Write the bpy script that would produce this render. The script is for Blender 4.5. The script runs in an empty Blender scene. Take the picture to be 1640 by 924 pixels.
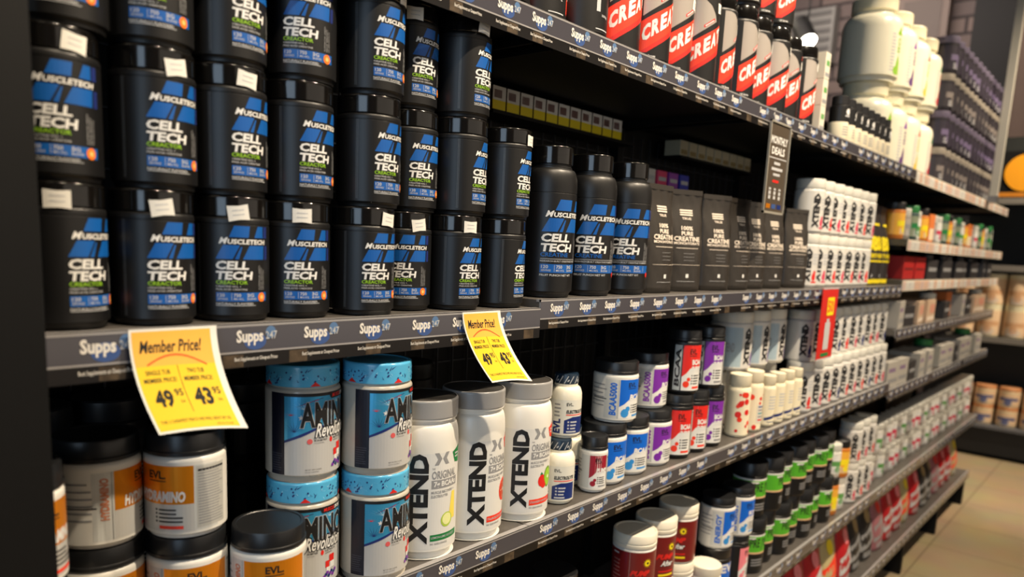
import bpy, math, random
from math import sin, cos, pi, radians as R
from mathutils import Vector, Matrix
random.seed(7)
C = bpy.context.scene.collection
SC = bpy.context.scene

# ------------------------------------------------------------------ camera
YAW, PITCH, ROLL, FPX, CY = .70936, .15849, .04789, 1188.1, 118.03
CAM = Vector((0, -.91, 1.838))
fw = Vector((cos(YAW) * cos(PITCH), sin(YAW) * cos(PITCH), -sin(PITCH)))
rt0 = Vector((sin(YAW), -cos(YAW), 0)); up0 = rt0.cross(fw)
rt = rt0 * cos(ROLL) + up0 * sin(ROLL); up = up0 * cos(ROLL) - rt0 * sin(ROLL)
cd = bpy.data.cameras.new('camera'); cam = bpy.data.objects.new('camera', cd); C.objects.link(cam)
m = Matrix((rt, up, -fw)).transposed().to_4x4(); m.translation = CAM
cam.matrix_world = m
cd.sensor_width = 36; cd.lens = FPX / 1640 * 36
cd.shift_y = -CY / 1640 * -1
cd.clip_start = .02; cd.clip_end = 60
cd.dof.use_dof = True; cd.dof.focus_distance = 1.4; cd.dof.aperture_fstop = 2.7
SC.camera = cam

# ------------------------------------------------------------------ light of the place
w = bpy.data.worlds.new('world'); SC.world = w; w.use_nodes = True
w.node_tree.nodes['Background'].inputs[0].default_value = (.75, .8, 1, 1)
w.node_tree.nodes['Background'].inputs[1].default_value = .035
def area(name, loc, target, sx, sy, power, col):
    l = bpy.data.lights.new(name, 'AREA'); l.shape = 'RECTANGLE'; l.size = sx; l.size_y = sy
    l.energy = power; l.color = col
    o = bpy.data.objects.new(name, l); C.objects.link(o); o.location = loc
    o.rotation_euler = (Vector(target) - Vector(loc)).to_track_quat('-Z', 'Y').to_euler()
    return o
# cool daylight of the shop front far to the left, soft bounce of the aisle, added fill for the far wall
area('shop_front_daylight', (-2.7, -1.6, 2.2), (1.5, 0, 1.5), 2.6, 2.6, 46, (.62, .8, 1))
area('aisle_bounce', (3.2, -3.3, 2.0), (3.2, 0, 1.3), 6, 2.6, 24, (1, .86, .7))
area('far_wall_wash', (8.3, 2.2, 5.3), (10.5, 2.0, 3.6), 2.5, 1.0, 70, (1, .86, .76))
SPOTS = [(.45, 170), (1.9, 430), (3.5, 230), (5.1, 220), (6.4, 170), (7.5, 520)]
SPOT_Y, SPOT_Z = -1.35, 4.3
SC.view_settings.view_transform = 'Standard'; SC.view_settings.look = 'None'
SC.view_settings.gamma = 1; SC.view_settings.exposure = .48
SC.view_settings.use_curve_mapping = False

# ------------------------------------------------------------------ helpers
def Xof(px, Y, z):
    a = rt * FPX - fw * (px - 820); q = Vector((0, Y, z)) - CAM
    return -(a.y * q.y + a.z * q.z) / a.x
def lin(c):
    return tuple(((v / 255) / 12.92 if v / 255 <= .04045 else ((v / 255 + .055) / 1.055) ** 2.4) for v in c) + (1,)
MT = {}
def mat(name, rgb, rough=.5, metal=0, coat=0, emit=0, noise=0, nscale=40, spec=.5, trans=0):
    if name in MT: return MT[name]
    mm = bpy.data.materials.new(name); mm.use_nodes = True
    n = mm.node_tree; b = n.nodes['Principled BSDF']
    c = lin(rgb)
    b.inputs['Base Color'].default_value = c
    b.inputs['Roughness'].default_value = rough; b.inputs['Metallic'].default_value = metal
    b.inputs['Coat Weight'].default_value = coat; b.inputs['Coat Roughness'].default_value = .12
    b.inputs['Specular IOR Level'].default_value = spec
    if trans:
        b.inputs['Transmission Weight'].default_value = trans
    if emit:
        b.inputs['Emission Color'].default_value = c; b.inputs['Emission Strength'].default_value = emit
    if noise:
        t = n.nodes.new('ShaderNodeTexCoord'); x = n.nodes.new('ShaderNodeTexNoise'); x.inputs['Scale'].default_value = nscale
        x.inputs['Detail'].default_value = 3
        n.links.new(t.outputs['Object'], x.inputs['Vector'])
        r = n.nodes.new('ShaderNodeValToRGB')
        r.color_ramp.elements[0].position = .3; r.color_ramp.elements[1].position = .7
        r.color_ramp.elements[0].color = tuple(v * (1 - noise) for v in c[:3]) + (1,)
        r.color_ramp.elements[1].color = tuple(min(1, v * (1 + noise)) for v in c[:3]) + (1,)
        n.links.new(x.outputs['Fac'], r.inputs['Fac']); n.links.new(r.outputs['Color'], b.inputs['Base Color'])
    MT[name] = mm
    return mm
BLACK = mat('black_plastic', (26, 26, 28), .38)
BLACKJAR = mat('black_jar_plastic', (13, 13, 14), .42)
GLOSSB = mat('glossy_black_lid', (14, 13, 12), .14, coat=.3)
SATB = mat('satin_black_lid', (24, 25, 27), .35)
WHITEP = mat('white_plastic', (222, 220, 212), .35)
CREAMP = mat('cream_plastic', (236, 226, 196), .4)
PAPER = mat('white_paper', (226, 224, 216), .6)
INKW = mat('ink_white', (225, 225, 222), .45)
INKG = mat('ink_grey', (140, 141, 143), .5)
INKLG = mat('ink_light_grey', (186, 188, 190), .5)
INKD = mat('ink_dark', (18, 18, 20), .5)
BLUE = mat('ink_blue', (4, 86, 166), .42)
BLUE2 = mat('ink_royal_blue', (8, 98, 205), .4)
NAVY = mat('ink_navy', (18, 42, 108), .4)
LIME = mat('ink_lime', (140, 190, 40), .45)
ORANGE = mat('ink_orange', (238, 120, 30), .45)
RED = mat('ink_red', (214, 36, 28), .45)
REDO = mat('ink_vermilion', (232, 58, 30), .45)
PURPLE = mat('ink_purple', (120, 40, 160), .42)
YEL = mat('ink_yellow', (236, 214, 20), .5)
GREENL = mat('ink_green', (82, 170, 38), .45)
DGREEN = mat('ink_dark_green', (20, 120, 60), .45)
PINK = mat('ink_pink', (232, 130, 140), .45)
SILVER = mat('silver_foil', (178, 170, 162), .38, metal=.35)
FOILO = mat('orange_foil', (244, 150, 30), .3, metal=.6)
FOILW = mat('pale_foil', (206, 206, 202), .34, metal=.25)
MAROON = mat('maroon_label', (112, 26, 26), .3, coat=.3)
SKYB = mat('sky_blue_foil', (70, 170, 220), .28, metal=.45)
DEEPB = mat('deep_blue', (28, 44, 110), .4)
STEEL = mat('brushed_steel', (150, 150, 150), .35, metal=.8)

def mesh_obj(name, vs, fs, mats, mi=None, parent=None, smooth=False):
    me = bpy.data.meshes.new(name); me.from_pydata([tuple(v) for v in vs], [], fs)
    for q in (mats if isinstance(mats, (list, tuple)) else [mats]): me.materials.append(q)
    if mi: me.polygons.foreach_set('material_index', mi)
    if smooth: me.polygons.foreach_set('use_smooth', [True] * len(me.polygons))
    me.update()
    o = bpy.data.objects.new(name, me); C.objects.link(o)
    if parent: o.parent = parent
    return o
def share(name, me, parent, loc=(0, 0, 0), rz=0):
    o = bpy.data.objects.new(name, me); C.objects.link(o); o.parent = parent; o.location = loc; o.rotation_euler.z = rz
    return o
class MB:
    def __init__(s): s.v = []; s.f = []; s.m = []
    def box(s, x0, x1, y0, y1, z0, z1, mi=0):
        b = len(s.v)
        s.v += [(x, y, z) for z in (z0, z1) for x, y in ((x0, y0), (x1, y0), (x1, y1), (x0, y1))]
        s.f += [(b, b+3, b+2, b+1), (b+4, b+5, b+6, b+7), (b, b+1, b+5, b+4), (b+1, b+2, b+6, b+5), (b+2, b+3, b+7, b+6), (b+3, b, b+4, b+7)]
        s.m += [mi] * 6
    def cyl(s, p0, p1, r, seg=10, mi=0, r1=None):
        p0 = Vector(p0); p1 = Vector(p1); d = (p1 - p0).normalized(); r1 = r if r1 is None else r1
        a = d.orthogonal().normalized(); c = d.cross(a); b = len(s.v)
        for p, rr in ((p0, r), (p1, r1)):
            for k in range(seg):
                t = 2 * pi * k / seg; s.v.append(tuple(p + a * cos(t) * rr + c * sin(t) * rr))
        for k in range(seg): s.f.append((b + k, b + (k+1) % seg, b + seg + (k+1) % seg, b + seg + k)); s.m.append(mi)
        s.f.append(tuple(b + seg - 1 - k for k in range(seg))); s.f.append(tuple(b + seg + k for k in range(seg))); s.m += [mi, mi]
    def build(s, name, mats, parent=None, smooth=False):
        return mesh_obj(name, s.v, s.f, mats, s.m, parent, smooth)
def lathe(name, prof, mats, parent=None, seg=44, ribs=0, ribz=None, ribd=.0006, sharp=35):
    """prof: (r, z) or (r, z, material) rows from bottom to top"""
    n = ribs * 2 if ribs else seg
    vs = []; fs = []; mi = []
    for row in prof:
        r, z = row[0], row[1]
        for k in range(n):
            rr = r - (ribd if (ribs and k % 2 and ribz and ribz[0] <= z <= ribz[1]) else 0)
            t = 2 * pi * k / n; vs.append((rr * cos(t), rr * sin(t), z))
    for i in range(len(prof) - 1):
        for k in range(n):
            fs.append((i*n + k, i*n + (k+1) % n, (i+1)*n + (k+1) % n, (i+1)*n + k)); mi.append(prof[i][2] if len(prof[i]) > 2 else 0)
    fs.append(tuple(n - 1 - k for k in range(n))); mi.append(0)
    b = (len(prof) - 1) * n; fs.append(tuple(b + k for k in range(n))); mi.append(prof[-1][2] if len(prof[-1]) > 2 else 0)
    o = mesh_obj(name, vs, fs, mats, mi, parent)
    me = o.data; me.polygons.foreach_set('use_smooth', [True] * len(me.polygons))
    try: me.set_sharp_from_angle(angle=R(sharp))
    except Exception: pass
    return o
def rnd(r0, z0, r1, z1, n=4, convex=True):
    """quarter arc rows from (r0,z0) to (r1,z1)"""
    out = []
    for k in range(n + 1):
        t = k / n * pi / 2
        if convex: out.append((r0 + (r1 - r0) * (1 - cos(t)), z0 + (z1 - z0) * sin(t)))
        else: out.append((r0 + (r1 - r0) * sin(t), z0 + (z1 - z0) * (1 - cos(t))))
    return out

# ---- lettering ----
TXT = {}
def text_polys(s, bold=0, shear=0, res=2):
    key = (s, bold, shear, res)
    if key in TXT: return TXT[key]
    cu = bpy.data.curves.new('t', 'FONT'); cu.body = s; cu.size = 1; cu.offset = bold; cu.shear = shear; cu.resolution_u = res
    cu.fill_mode = 'FRONT'
    o = bpy.data.objects.new('t', cu); C.objects.link(o)
    dg = bpy.context.evaluated_depsgraph_get(); dg.update()
    me = bpy.data.meshes.new_from_object(o.evaluated_get(dg))
    vs = [(v.co.x, v.co.y) for v in me.vertices]
    polys = []
    for p in me.polygons:
        q = [vs[i] for i in p.vertices]
        a = sum(q[i][0] * q[(i+1) % len(q)][1] - q[(i+1) % len(q)][0] * q[i][1] for i in range(len(q)))
        if a < 0: q.reverse()
        polys.append(q)
    bpy.data.objects.remove(o); bpy.data.curves.remove(cu); bpy.data.meshes.remove(me)
    if not polys: TXT[key] = ([], (0, 0, 1, 1)); return TXT[key]
    xs = [x for q in polys for x, y in q]; ys = [y for q in polys for x, y in q]
    TXT[key] = (polys, (min(xs), min(ys), max(xs), max(ys)))
    return TXT[key]
def clipx(poly, x, keep_left):
    out = []; n = len(poly)
    for i in range(n):
        a, b = poly[i], poly[(i+1) % n]
        ia = a[0] <= x if keep_left else a[0] >= x; ib = b[0] <= x if keep_left else b[0] >= x
        if ia: out.append(a)
        if ia != ib:
            t = (x - a[0]) / (b[0] - a[0]); out.append((x, a[1] + (b[1] - a[1]) * t))
    return out
EPS = .00022
class Decal:
    def __init__(s, step=.005, eps=EPS): s.v = []; s.f = []; s.m = []; s.mats = []; s.step = step; s.eps = eps
    def mi(s, m):
        if m not in s.mats: s.mats.append(m)
        return s.mats.index(m)
    def poly(s, pts, m, layer=1):
        a = sum(pts[i][0] * pts[(i+1) % len(pts)][1] - pts[(i+1) % len(pts)][0] * pts[i][1] for i in range(len(pts)))
        if a < 0: pts = list(reversed(pts))
        xs = [p[0] for p in pts]; x0, x1 = min(xs), max(xs); k = s.mi(m)
        n = max(1, math.ceil((x1 - x0) / s.step - .2)) if s.step else 1
        cur = list(pts)
        for i in range(n):
            if i < n - 1:
                xc = x0 + (x1 - x0) * (i + 1) / n
                pc = clipx(cur, xc, True); cur = clipx(cur, xc, False)
            else: pc = cur
            if len(pc) < 3: continue
            b = len(s.v); s.v += [(x, y, layer * s.eps) for x, y in pc]; s.f.append(tuple(range(b, b + len(pc)))); s.m.append(k)
    def rect(s, x0, x1, y0, y1, m, layer=1, ysteps=1):
        for j in range(ysteps):
            a = y0 + (y1 - y0) * j / ysteps; b = y0 + (y1 - y0) * (j + 1) / ysteps
            s.poly([(x0, a), (x1, a), (x1, b), (x0, b)], m, layer)
    def disc(s, cx, cy, r, m, layer=1, ry=None, n=16):
        ry = ry or r
        s.poly([(cx + r * cos(2*pi*k/n), cy + ry * sin(2*pi*k/n)) for k in range(n)], m, layer)
    def text(s, t, x0, x1, y0, y1, m, layer=2, bold=.0, shear=0, rot=False, keep=False, res=2):
        """fit into the box; rot reads upwards; keep = keep proportions, left aligned"""
        polys, (a, b, c, d) = text_polys(t, bold, shear, res)
        W, H = (c - a) or 1, (d - b) or 1
        bw, bh = (x1 - x0, y1 - y0) if not rot else (y1 - y0, x1 - x0)
        sx, sy = bw / W, bh / H
        if keep: sx = sy = min(sx, sy)
        for q in polys:
            pts = [((x - a) * sx, (y - b) * sy) for x, y in q]
            if rot: pts = [(x1 - y, y0 + x) for x, y in pts]
            else: pts = [(x0 + x, y0 + y) for x, y in pts]
            s.poly(pts, m, layer)
    def lines(s, x0, x1, y0, y1, n, m, layer=2, fill=.45, jag=.25, bul=False):
        """rows of unreadably small print"""
        rr = random.Random(n * 13 + int(x0 * 9999)); dy = (y1 - y0) / n
        for i in range(n):
            yb = y1 - dy * (i + 1); xe = x1 - (x1 - x0) * rr.random() * jag
            xs = x0
            if bul: s.rect(x0, x0 + dy * .5, yb, yb + dy * .5, m, layer); xs = x0 + dy * .9
            s.rect(xs, xe, yb, yb + dy * fill, m, layer)
    def build(s, name, fn, parent=None):
        return mesh_obj(name, [fn(x, y, e) for x, y, e in s.v], s.f, s.mats, s.m, parent)
def on_cyl(r): return lambda x, y, e: ((r + e) * sin(x / r), -(r + e) * cos(x / r), y)
def on_flat(yf=0): return lambda x, y, e: (x, yf - e, y)
def on_ledge(): return lambda x, y, e: (x, y, e)

# ---- things ----
def tag(o, label=None, cat=None, group=None, kind=None):
    if label: o['label'] = label
    if cat: o['category'] = cat
    if group: o['group'] = group
    if kind: o['kind'] = kind
    return o
def empty(name):
    o = bpy.data.objects.new(name, None); C.objects.link(o); o.empty_display_size = .02; return o
def copy_tree(o, parent=None):
    c = o.copy(); C.objects.link(c); c.parent = parent
    for ch in o.children:
        if ch.get('extra'): continue
        copy_tree(ch, c)
    return c
PROTO = {}; USED = set()
def place(kind, X, Y, z, rot, label, group=None, stick=None):
    p = PROTO[kind]
    o = p if kind not in USED else copy_tree(p)
    USED.add(kind)
    o.location = (X, Y, z); o.rotation_euler = (0, 0, R(rot)); o['label'] = label
    if group: o['group'] = group
    if stick:
        sm, ang = stick
        q = share('price_sticker', STICK[sm], o, rz=R(ang - rot)); q['extra'] = 1
    return o
TENS = 'first second third fourth fifth sixth seventh eighth ninth tenth eleventh twelfth thirteenth fourteenth fifteenth sixteenth seventeenth eighteenth nineteenth twentieth'.split()
ORD = TENS + ['twenty-' + q for q in TENS[:9]]
assert len(ORD) == 29

# ================================================================== SHELL
def tile_mat():
    mm = bpy.data.materials.new('floor_tiles'); mm.use_nodes = True; n = mm.node_tree; b = n.nodes['Principled BSDF']
    t = n.nodes.new('ShaderNodeTexCoord'); br = n.nodes.new('ShaderNodeTexBrick'); br.offset = 0
    br.inputs['Scale'].default_value = 1; br.inputs['Brick Width'].default_value = .6; br.inputs['Row Height'].default_value = .6
    br.inputs['Mortar Size'].default_value = .006
    br.inputs['Color1'].default_value = lin((164, 146, 116)); br.inputs['Color2'].default_value = lin((160, 142, 112)); br.inputs['Mortar'].default_value = lin((134, 118, 92))
    n.links.new(t.outputs['Object'], br.inputs['Vector'])
    ns = n.nodes.new('ShaderNodeTexNoise'); ns.inputs['Scale'].default_value = 3
    mx = n.nodes.new('ShaderNodeMixRGB'); mx.blend_type = 'MULTIPLY'; mx.inputs[0].default_value = .35
    n.links.new(t.outputs['Object'], ns.inputs['Vector']); n.links.new(br.outputs['Color'], mx.inputs[1]); n.links.new(ns.outputs['Color'], mx.inputs[2])
    n.links.new(mx.outputs[0], b.inputs['Base Color']); b.inputs['Roughness'].default_value = .45
    return mm
def brick_mat():
    mm = bpy.data.materials.new('dark_painted_brick'); mm.use_nodes = True; n = mm.node_tree; b = n.nodes['Principled BSDF']
    t = n.nodes.new('ShaderNodeTexCoord'); mp = n.nodes.new('ShaderNodeMapping'); br = n.nodes.new('ShaderNodeTexBrick')
    mp.inputs['Rotation'].default_value = (0, R(90), R(90))
    sep = n.nodes.new('ShaderNodeSeparateXYZ'); cmb = n.nodes.new('ShaderNodeCombineXYZ')
    n.links.new(t.outputs['Object'], sep.inputs[0]); n.links.new(sep.outputs['Y'], cmb.inputs['X']); n.links.new(sep.outputs['Z'], cmb.inputs['Y'])
    br.inputs['Scale'].default_value = 1; br.inputs['Brick Width'].default_value = .5; br.inputs['Row Height'].default_value = .19; br.inputs['Mortar Size'].default_value = .02
    br.inputs['Color1'].default_value = lin((128, 112, 106)); br.inputs['Color2'].default_value = lin((104, 92, 90)); br.inputs['Mortar'].default_value = lin((62, 54, 54))
    n.links.new(cmb.outputs[0], br.inputs['Vector']); n.links.new(br.outputs['Color'], b.inputs['Base Color'])
    bp = n.nodes.new('ShaderNodeBump'); bp.inputs['Strength'].default_value = .5; bp.invert = True
    n.links.new(br.outputs['Fac'], bp.inputs['Height']); n.links.new(bp.outputs[0], b.inputs['Normal']); b.inputs['Roughness'].default_value = .8
    return mm
WALLP = mat('dark_wall_paint', (60, 56, 56), .8, noise=.15, nscale=2)
TAUPE = mat('taupe_wall_paint', (128, 108, 96), .8, noise=.1, nscale=1)
CEILM = mat('dark_ceiling', (38, 37, 40), .9, noise=.2, nscale=2)
def slab(name, x0, x1, y0, y1, z0, z1, mt):
    b = MB(); b.box(x0, x1, y0, y1, z0, z1); o = b.build(name, mt); o['kind'] = 'structure'; return o
slab('floor', -3, 10.6, -3.6, 5, -.1, 0, tile_mat())
slab('ceiling', -3, 10.6, -3.6, 5, 5.6, 5.7, CEILM)
slab('wall_far', 10.5, 10.6, -3.6, 5, 0, 5.6, brick_mat())
slab('wall_back', -3, 10.5, 4.9, 5, 0, 5.6, WALLP)
slab('wall_front', -3, 10.5, -3.6, -3.5, 0, 5.6, TAUPE)
slab('wall_left', -3, -2.9, -3.5, 4.9, 0, 5.6, WALLP)
slab('trim_1', 10.38, 10.5, .72, 1.16, 0, 5.6, mat('black_pilaster', (26, 25, 26), .7))
slab('trim_2', 10.44, 10.5, -3.5, .72, 0, 5.6, TAUPE)

# ================================================================== SHELVING UNIT
ZA, ZB1, ZB2, ZC, ZD, ZE = 2.256, 1.715, 1.731, 1.265, .721, .276
J = [.238, 1.138, 2.038, 2.938, 3.838, 4.738, 5.638, 6.538]
DECK = mat('grey_metal_deck', (92, 88, 84), .42, metal=.3, noise=.12, nscale=30)
DARKM = mat('black_powder_coat', (7, 7, 7), .6, spec=.25)
RAIL = mat('grey_price_channel', (70, 69, 76), .22, coat=.6)
RAILE = mat('channel_edge_plastic', (150, 148, 148), .25, coat=.4)
STRIPB = mat('black_header_card', (20, 18, 18), .3)
STRIPT = mat('tan_header_print', (74, 62, 48), .4, noise=.5, nscale=60)
LOGOB = mat('logo_blue', (58, 84, 138), .35)
LOGOL = mat('logo_light_blue', (84, 116, 156), .35)
CREAMT = mat('header_white_ink', (226, 222, 214), .4)
unit = empty('shelving_unit')
tag(unit, 'long black gondola shelving run with grey price rails along the aisle', 'shelving')
unit.location = (J[0], 0, 0)
def upart(mb, name, mats, parent=unit):
    o = mb.build(name, mats); o.parent = parent
    if parent is unit: o.matrix_parent_inverse = Matrix.Translation((-J[0], 0, 0))
    return o
BACK_Y = .46
# end panel on the left, uprights at the bay joints, kick boards
b = MB(); b.box(.17, .262, -.045, -.004, 0, 2.75); upart(b, 'front_post', DARKM)
b = MB(); b.box(-.1, J[0] - .016, BACK_Y, BACK_Y + .012, .1, 2.5); upart(b, 'back_panel', DARKM)
b = MB(); b.box(-.13, -.1, 0, BACK_Y + .012, 0, 2.6); upart(b, 'end_panel', DARKM)
for k, x in enumerate(J[1:]):
    b = MB(); b.box(x - .015, x + .015, BACK_Y - .03, BACK_Y + .03, 0, 2.5); upart(b, 'upright_post', DARKM)
# perforated back panel with wire grid
dots = mat('panel_hole_light', (120, 118, 112), .4)
for k in range(7):
    b = MB(); b.box(J[k] + .016, J[k+1] - .016, BACK_Y, BACK_Y + .012, .1, 2.5); bp = upart(b, 'back_panel', DARKM)
    g = MB()
    if k < 4:
        for i in range(16):
            x = J[k] + .045 + i * .054
            g.box(x - .0018, x + .0018, BACK_Y - .012, BACK_Y - .0085, 1.3, 2.2)
        for i in range(9):
            z = 1.33 + i * .1
            g.box(J[k] + .02, J[k+1] - .02, BACK_Y - .0085, BACK_Y - .005, z - .0018, z + .0018)
        upart(g, 'wire_grid', mat('dark_wire', (52, 54, 58), .35, metal=.5))
# supporting brackets, shelf decks, rails
def strip_mesh(seed, far=False):
    """one bay of the price channel: printed inserts with a round blue logo"""
    d = Decal(step=0); rr = random.Random(seed); x = .02; W = .9
    d.rect(0, W, -.036, -.003, RAIL, 0)
    d.rect(0, W, -.003, .0, RAILE, 1); d.rect(0, W, -.0385, -.036, RAILE, 1)
    d.rect(0, W, -.058, -.0385, STRIPB, 0)
    for k in range(9):
        a = x + rr.random() * .05; d.rect(a, a + .03, -.057, -.04, STRIPT, 1); x += .1
    x = .03 + rr.random() * .03
    while x < W - .07:
        if rr.random() < .15: x += .012
        d.disc(x + .028, -.0235, .017, LOGOB, 1, ry=.0115, n=18)
        d.disc(x + .052, -.012, .008, LOGOL, 1, ry=.0085, n=14)
        d.text('Supps', x, x + .040, -.029, -.0075, CREAMT, 3, bold=.035, res=1 if far else 2)
        d.text('247', x + .044, x + .0615, -.0215, -.0105, INKLG, 3, bold=.01, res=1)
        d.text('Best Supplements at Cheapest Prices', x - .003, x + .062, -.0505, -.0435, CREAMT, 3, bold=.012, res=1)
        x += .094 + rr.random() * .012
    return d.build('rail_insert', on_flat(0))
STRIPS = [strip_mesh(s) for s in (1, 2, 3, 4)]
for o in STRIPS: C.objects.unlink(o)
def strip_wide(seed):
    d = Decal(step=0); rr = random.Random(seed)
    d.rect(0, .9, -.052, 0, mat('bright_ticket_paper', (206, 196, 178), .5), 0)
    x = .01
    while x < .86:
        w_ = .03 + rr.random() * .04
        d.rect(x, x + w_, -.048, -.006, rr.choice([PAPER, mat('pale_orange_ticket', (226, 180, 150), .5), mat('pale_pink_ticket', (222, 190, 180), .5), PAPER]), 1)
        d.lines(x + .004, x + w_ - .004, -.044, -.01, 3, INKG, 2)
        x += w_ + .006
    return d.build('rail_insert', on_flat(0))
WIDES = [strip_wide(11), strip_wide(12)]
for o in WIDES: C.objects.unlink(o)
def shelf(k, z, depth=.45, kind='strip', x0=None, seed=None):
    x0 = J[k] if x0 is None else x0; x1 = J[k+1]
    if k == 0: x0 = -.098
    b = MB(); b.box(x0 + .002, x1 - .002, .004, depth, z - .03, z)
    sh = upart(b, 'shelf_deck', DECK if z < 2 else DARKM)
    b = MB(); b.box(x0 + .001, x1 - .001, 0, .0042, z - .037, z + .001); b.box(x0 + .001, x1 - .001, 0, .012, z - .004, z + .0012)
    r_ = upart(b, 'price_rail', RAILE); 
    for x in (x0 + .03, x1 - .03):
        b = MB(); b.box(x - .004, x + .004, .03, depth, z - .05, z - .03); upart(b, 'shelf_bracket', DARKM)
    if kind == 'strip': me = STRIPS[(k * 3 + int(z * 10)) % 4].data
    else: me = WIDES[(k + int(z * 10)) % 2].data
    q = bpy.data.objects.new('rail_insert', me); C.objects.link(q); q.parent = r_; xi = .262 if k == 0 else x0; q.location = (xi, -.0006, z); q.scale.x = (x1 - xi) / .9
    q['extra'] = 0
for k in range(7):
    far = k >= 4
    shelf(k, ZA, kind='wide' if far else 'strip')
    if not far: shelf(k, ZB1 if k == 0 else ZB2)
    else:
        shelf(k, 1.945, kind='wide'); shelf(k, 1.755, kind='wide'); shelf(k, 1.52)
    shelf(k, ZC if not far else 1.225)
    shelf(k, ZD); shelf(k, ZE)
for k in range(8):
    x = J[k] if k else .28
    b = MB(); b.box(x - .02, x + .02, .02, BACK_Y, 0, ZE - .03); upart(b, 'base_foot', DARKM)
b = MB(); b.box(.262, J[7], .16, .18, 0, ZE - .03); upart(b, 'kick_board', DARKM)
# pole rising from the unit to the ceiling
p = empty('display_pole'); p.location = (5.67, -.03, 2.26); tag(p, 'tall pale metal pole rising above the far top shelf', 'pole')
b = MB(); b.box(-.022, .022, -.022, .022, 0, 3.34); b.build('pole_tube', mat('pale_metal', (206, 202, 188), .4, metal=.3), p)
b = MB(); b.box(-.05, .05, -.026, .024, -.02, .02); b.build('pole_clamp', STEEL, p)

# ================================================================== PRODUCTS: prototypes
# price stickers (curved patches on the lid or shoulder), a few tilts
STICK = {}
def sticker(key, r, zc, w=.027, h=.0205, tilt=0):
    d = Decal(step=.005)
    ca, sa = cos(R(tilt)), sin(R(tilt))
    T = lambda x, y: (x * ca - y * sa, zc + x * sa + y * ca)
    n = 5; hw, hh = w / 2, h / 2
    pts = [(-hw, -hh), (-.004, -hh), (0, -hh + .0012), (.004, -hh), (hw, -hh), (hw, hh), (.004, hh), (0, hh - .0012), (-.004, hh), (-hw, hh)]
    # notched pricing-gun ticket, drawn as two halves
    d.poly([T(*q) for q in [(-hw, -hh), (0, -hh + .0012), (0, hh - .0012), (-hw, hh)]], PAPER, 3)
    d.poly([T(*q) for q in [(0, -hh + .0012), (hw, -hh), (hw, hh), (0, hh - .0012)]], PAPER, 3)
    for i in range(2):
        y = (.003 - i * .006)
        d.poly([T(-w*.28, y), (T(w*.28, y)), T(w*.28, y + .0012), T(-w*.28, y + .0012)], INKLG, 4)
    o = d.build('price_sticker', on_cyl(r)); me = o.data; bpy.data.objects.remove(o); STICK[key] = me
sticker('jar0', .0505, .146, tilt=0); sticker('jar1', .0505, .144, tilt=8); sticker('jar2', .0505, .148, tilt=-7)
sticker('tub0', .0585, .185, w=.03, h=.024, tilt=5); sticker('tub1', .0585, .165, w=.03, h=.026, tilt=-6)

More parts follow.
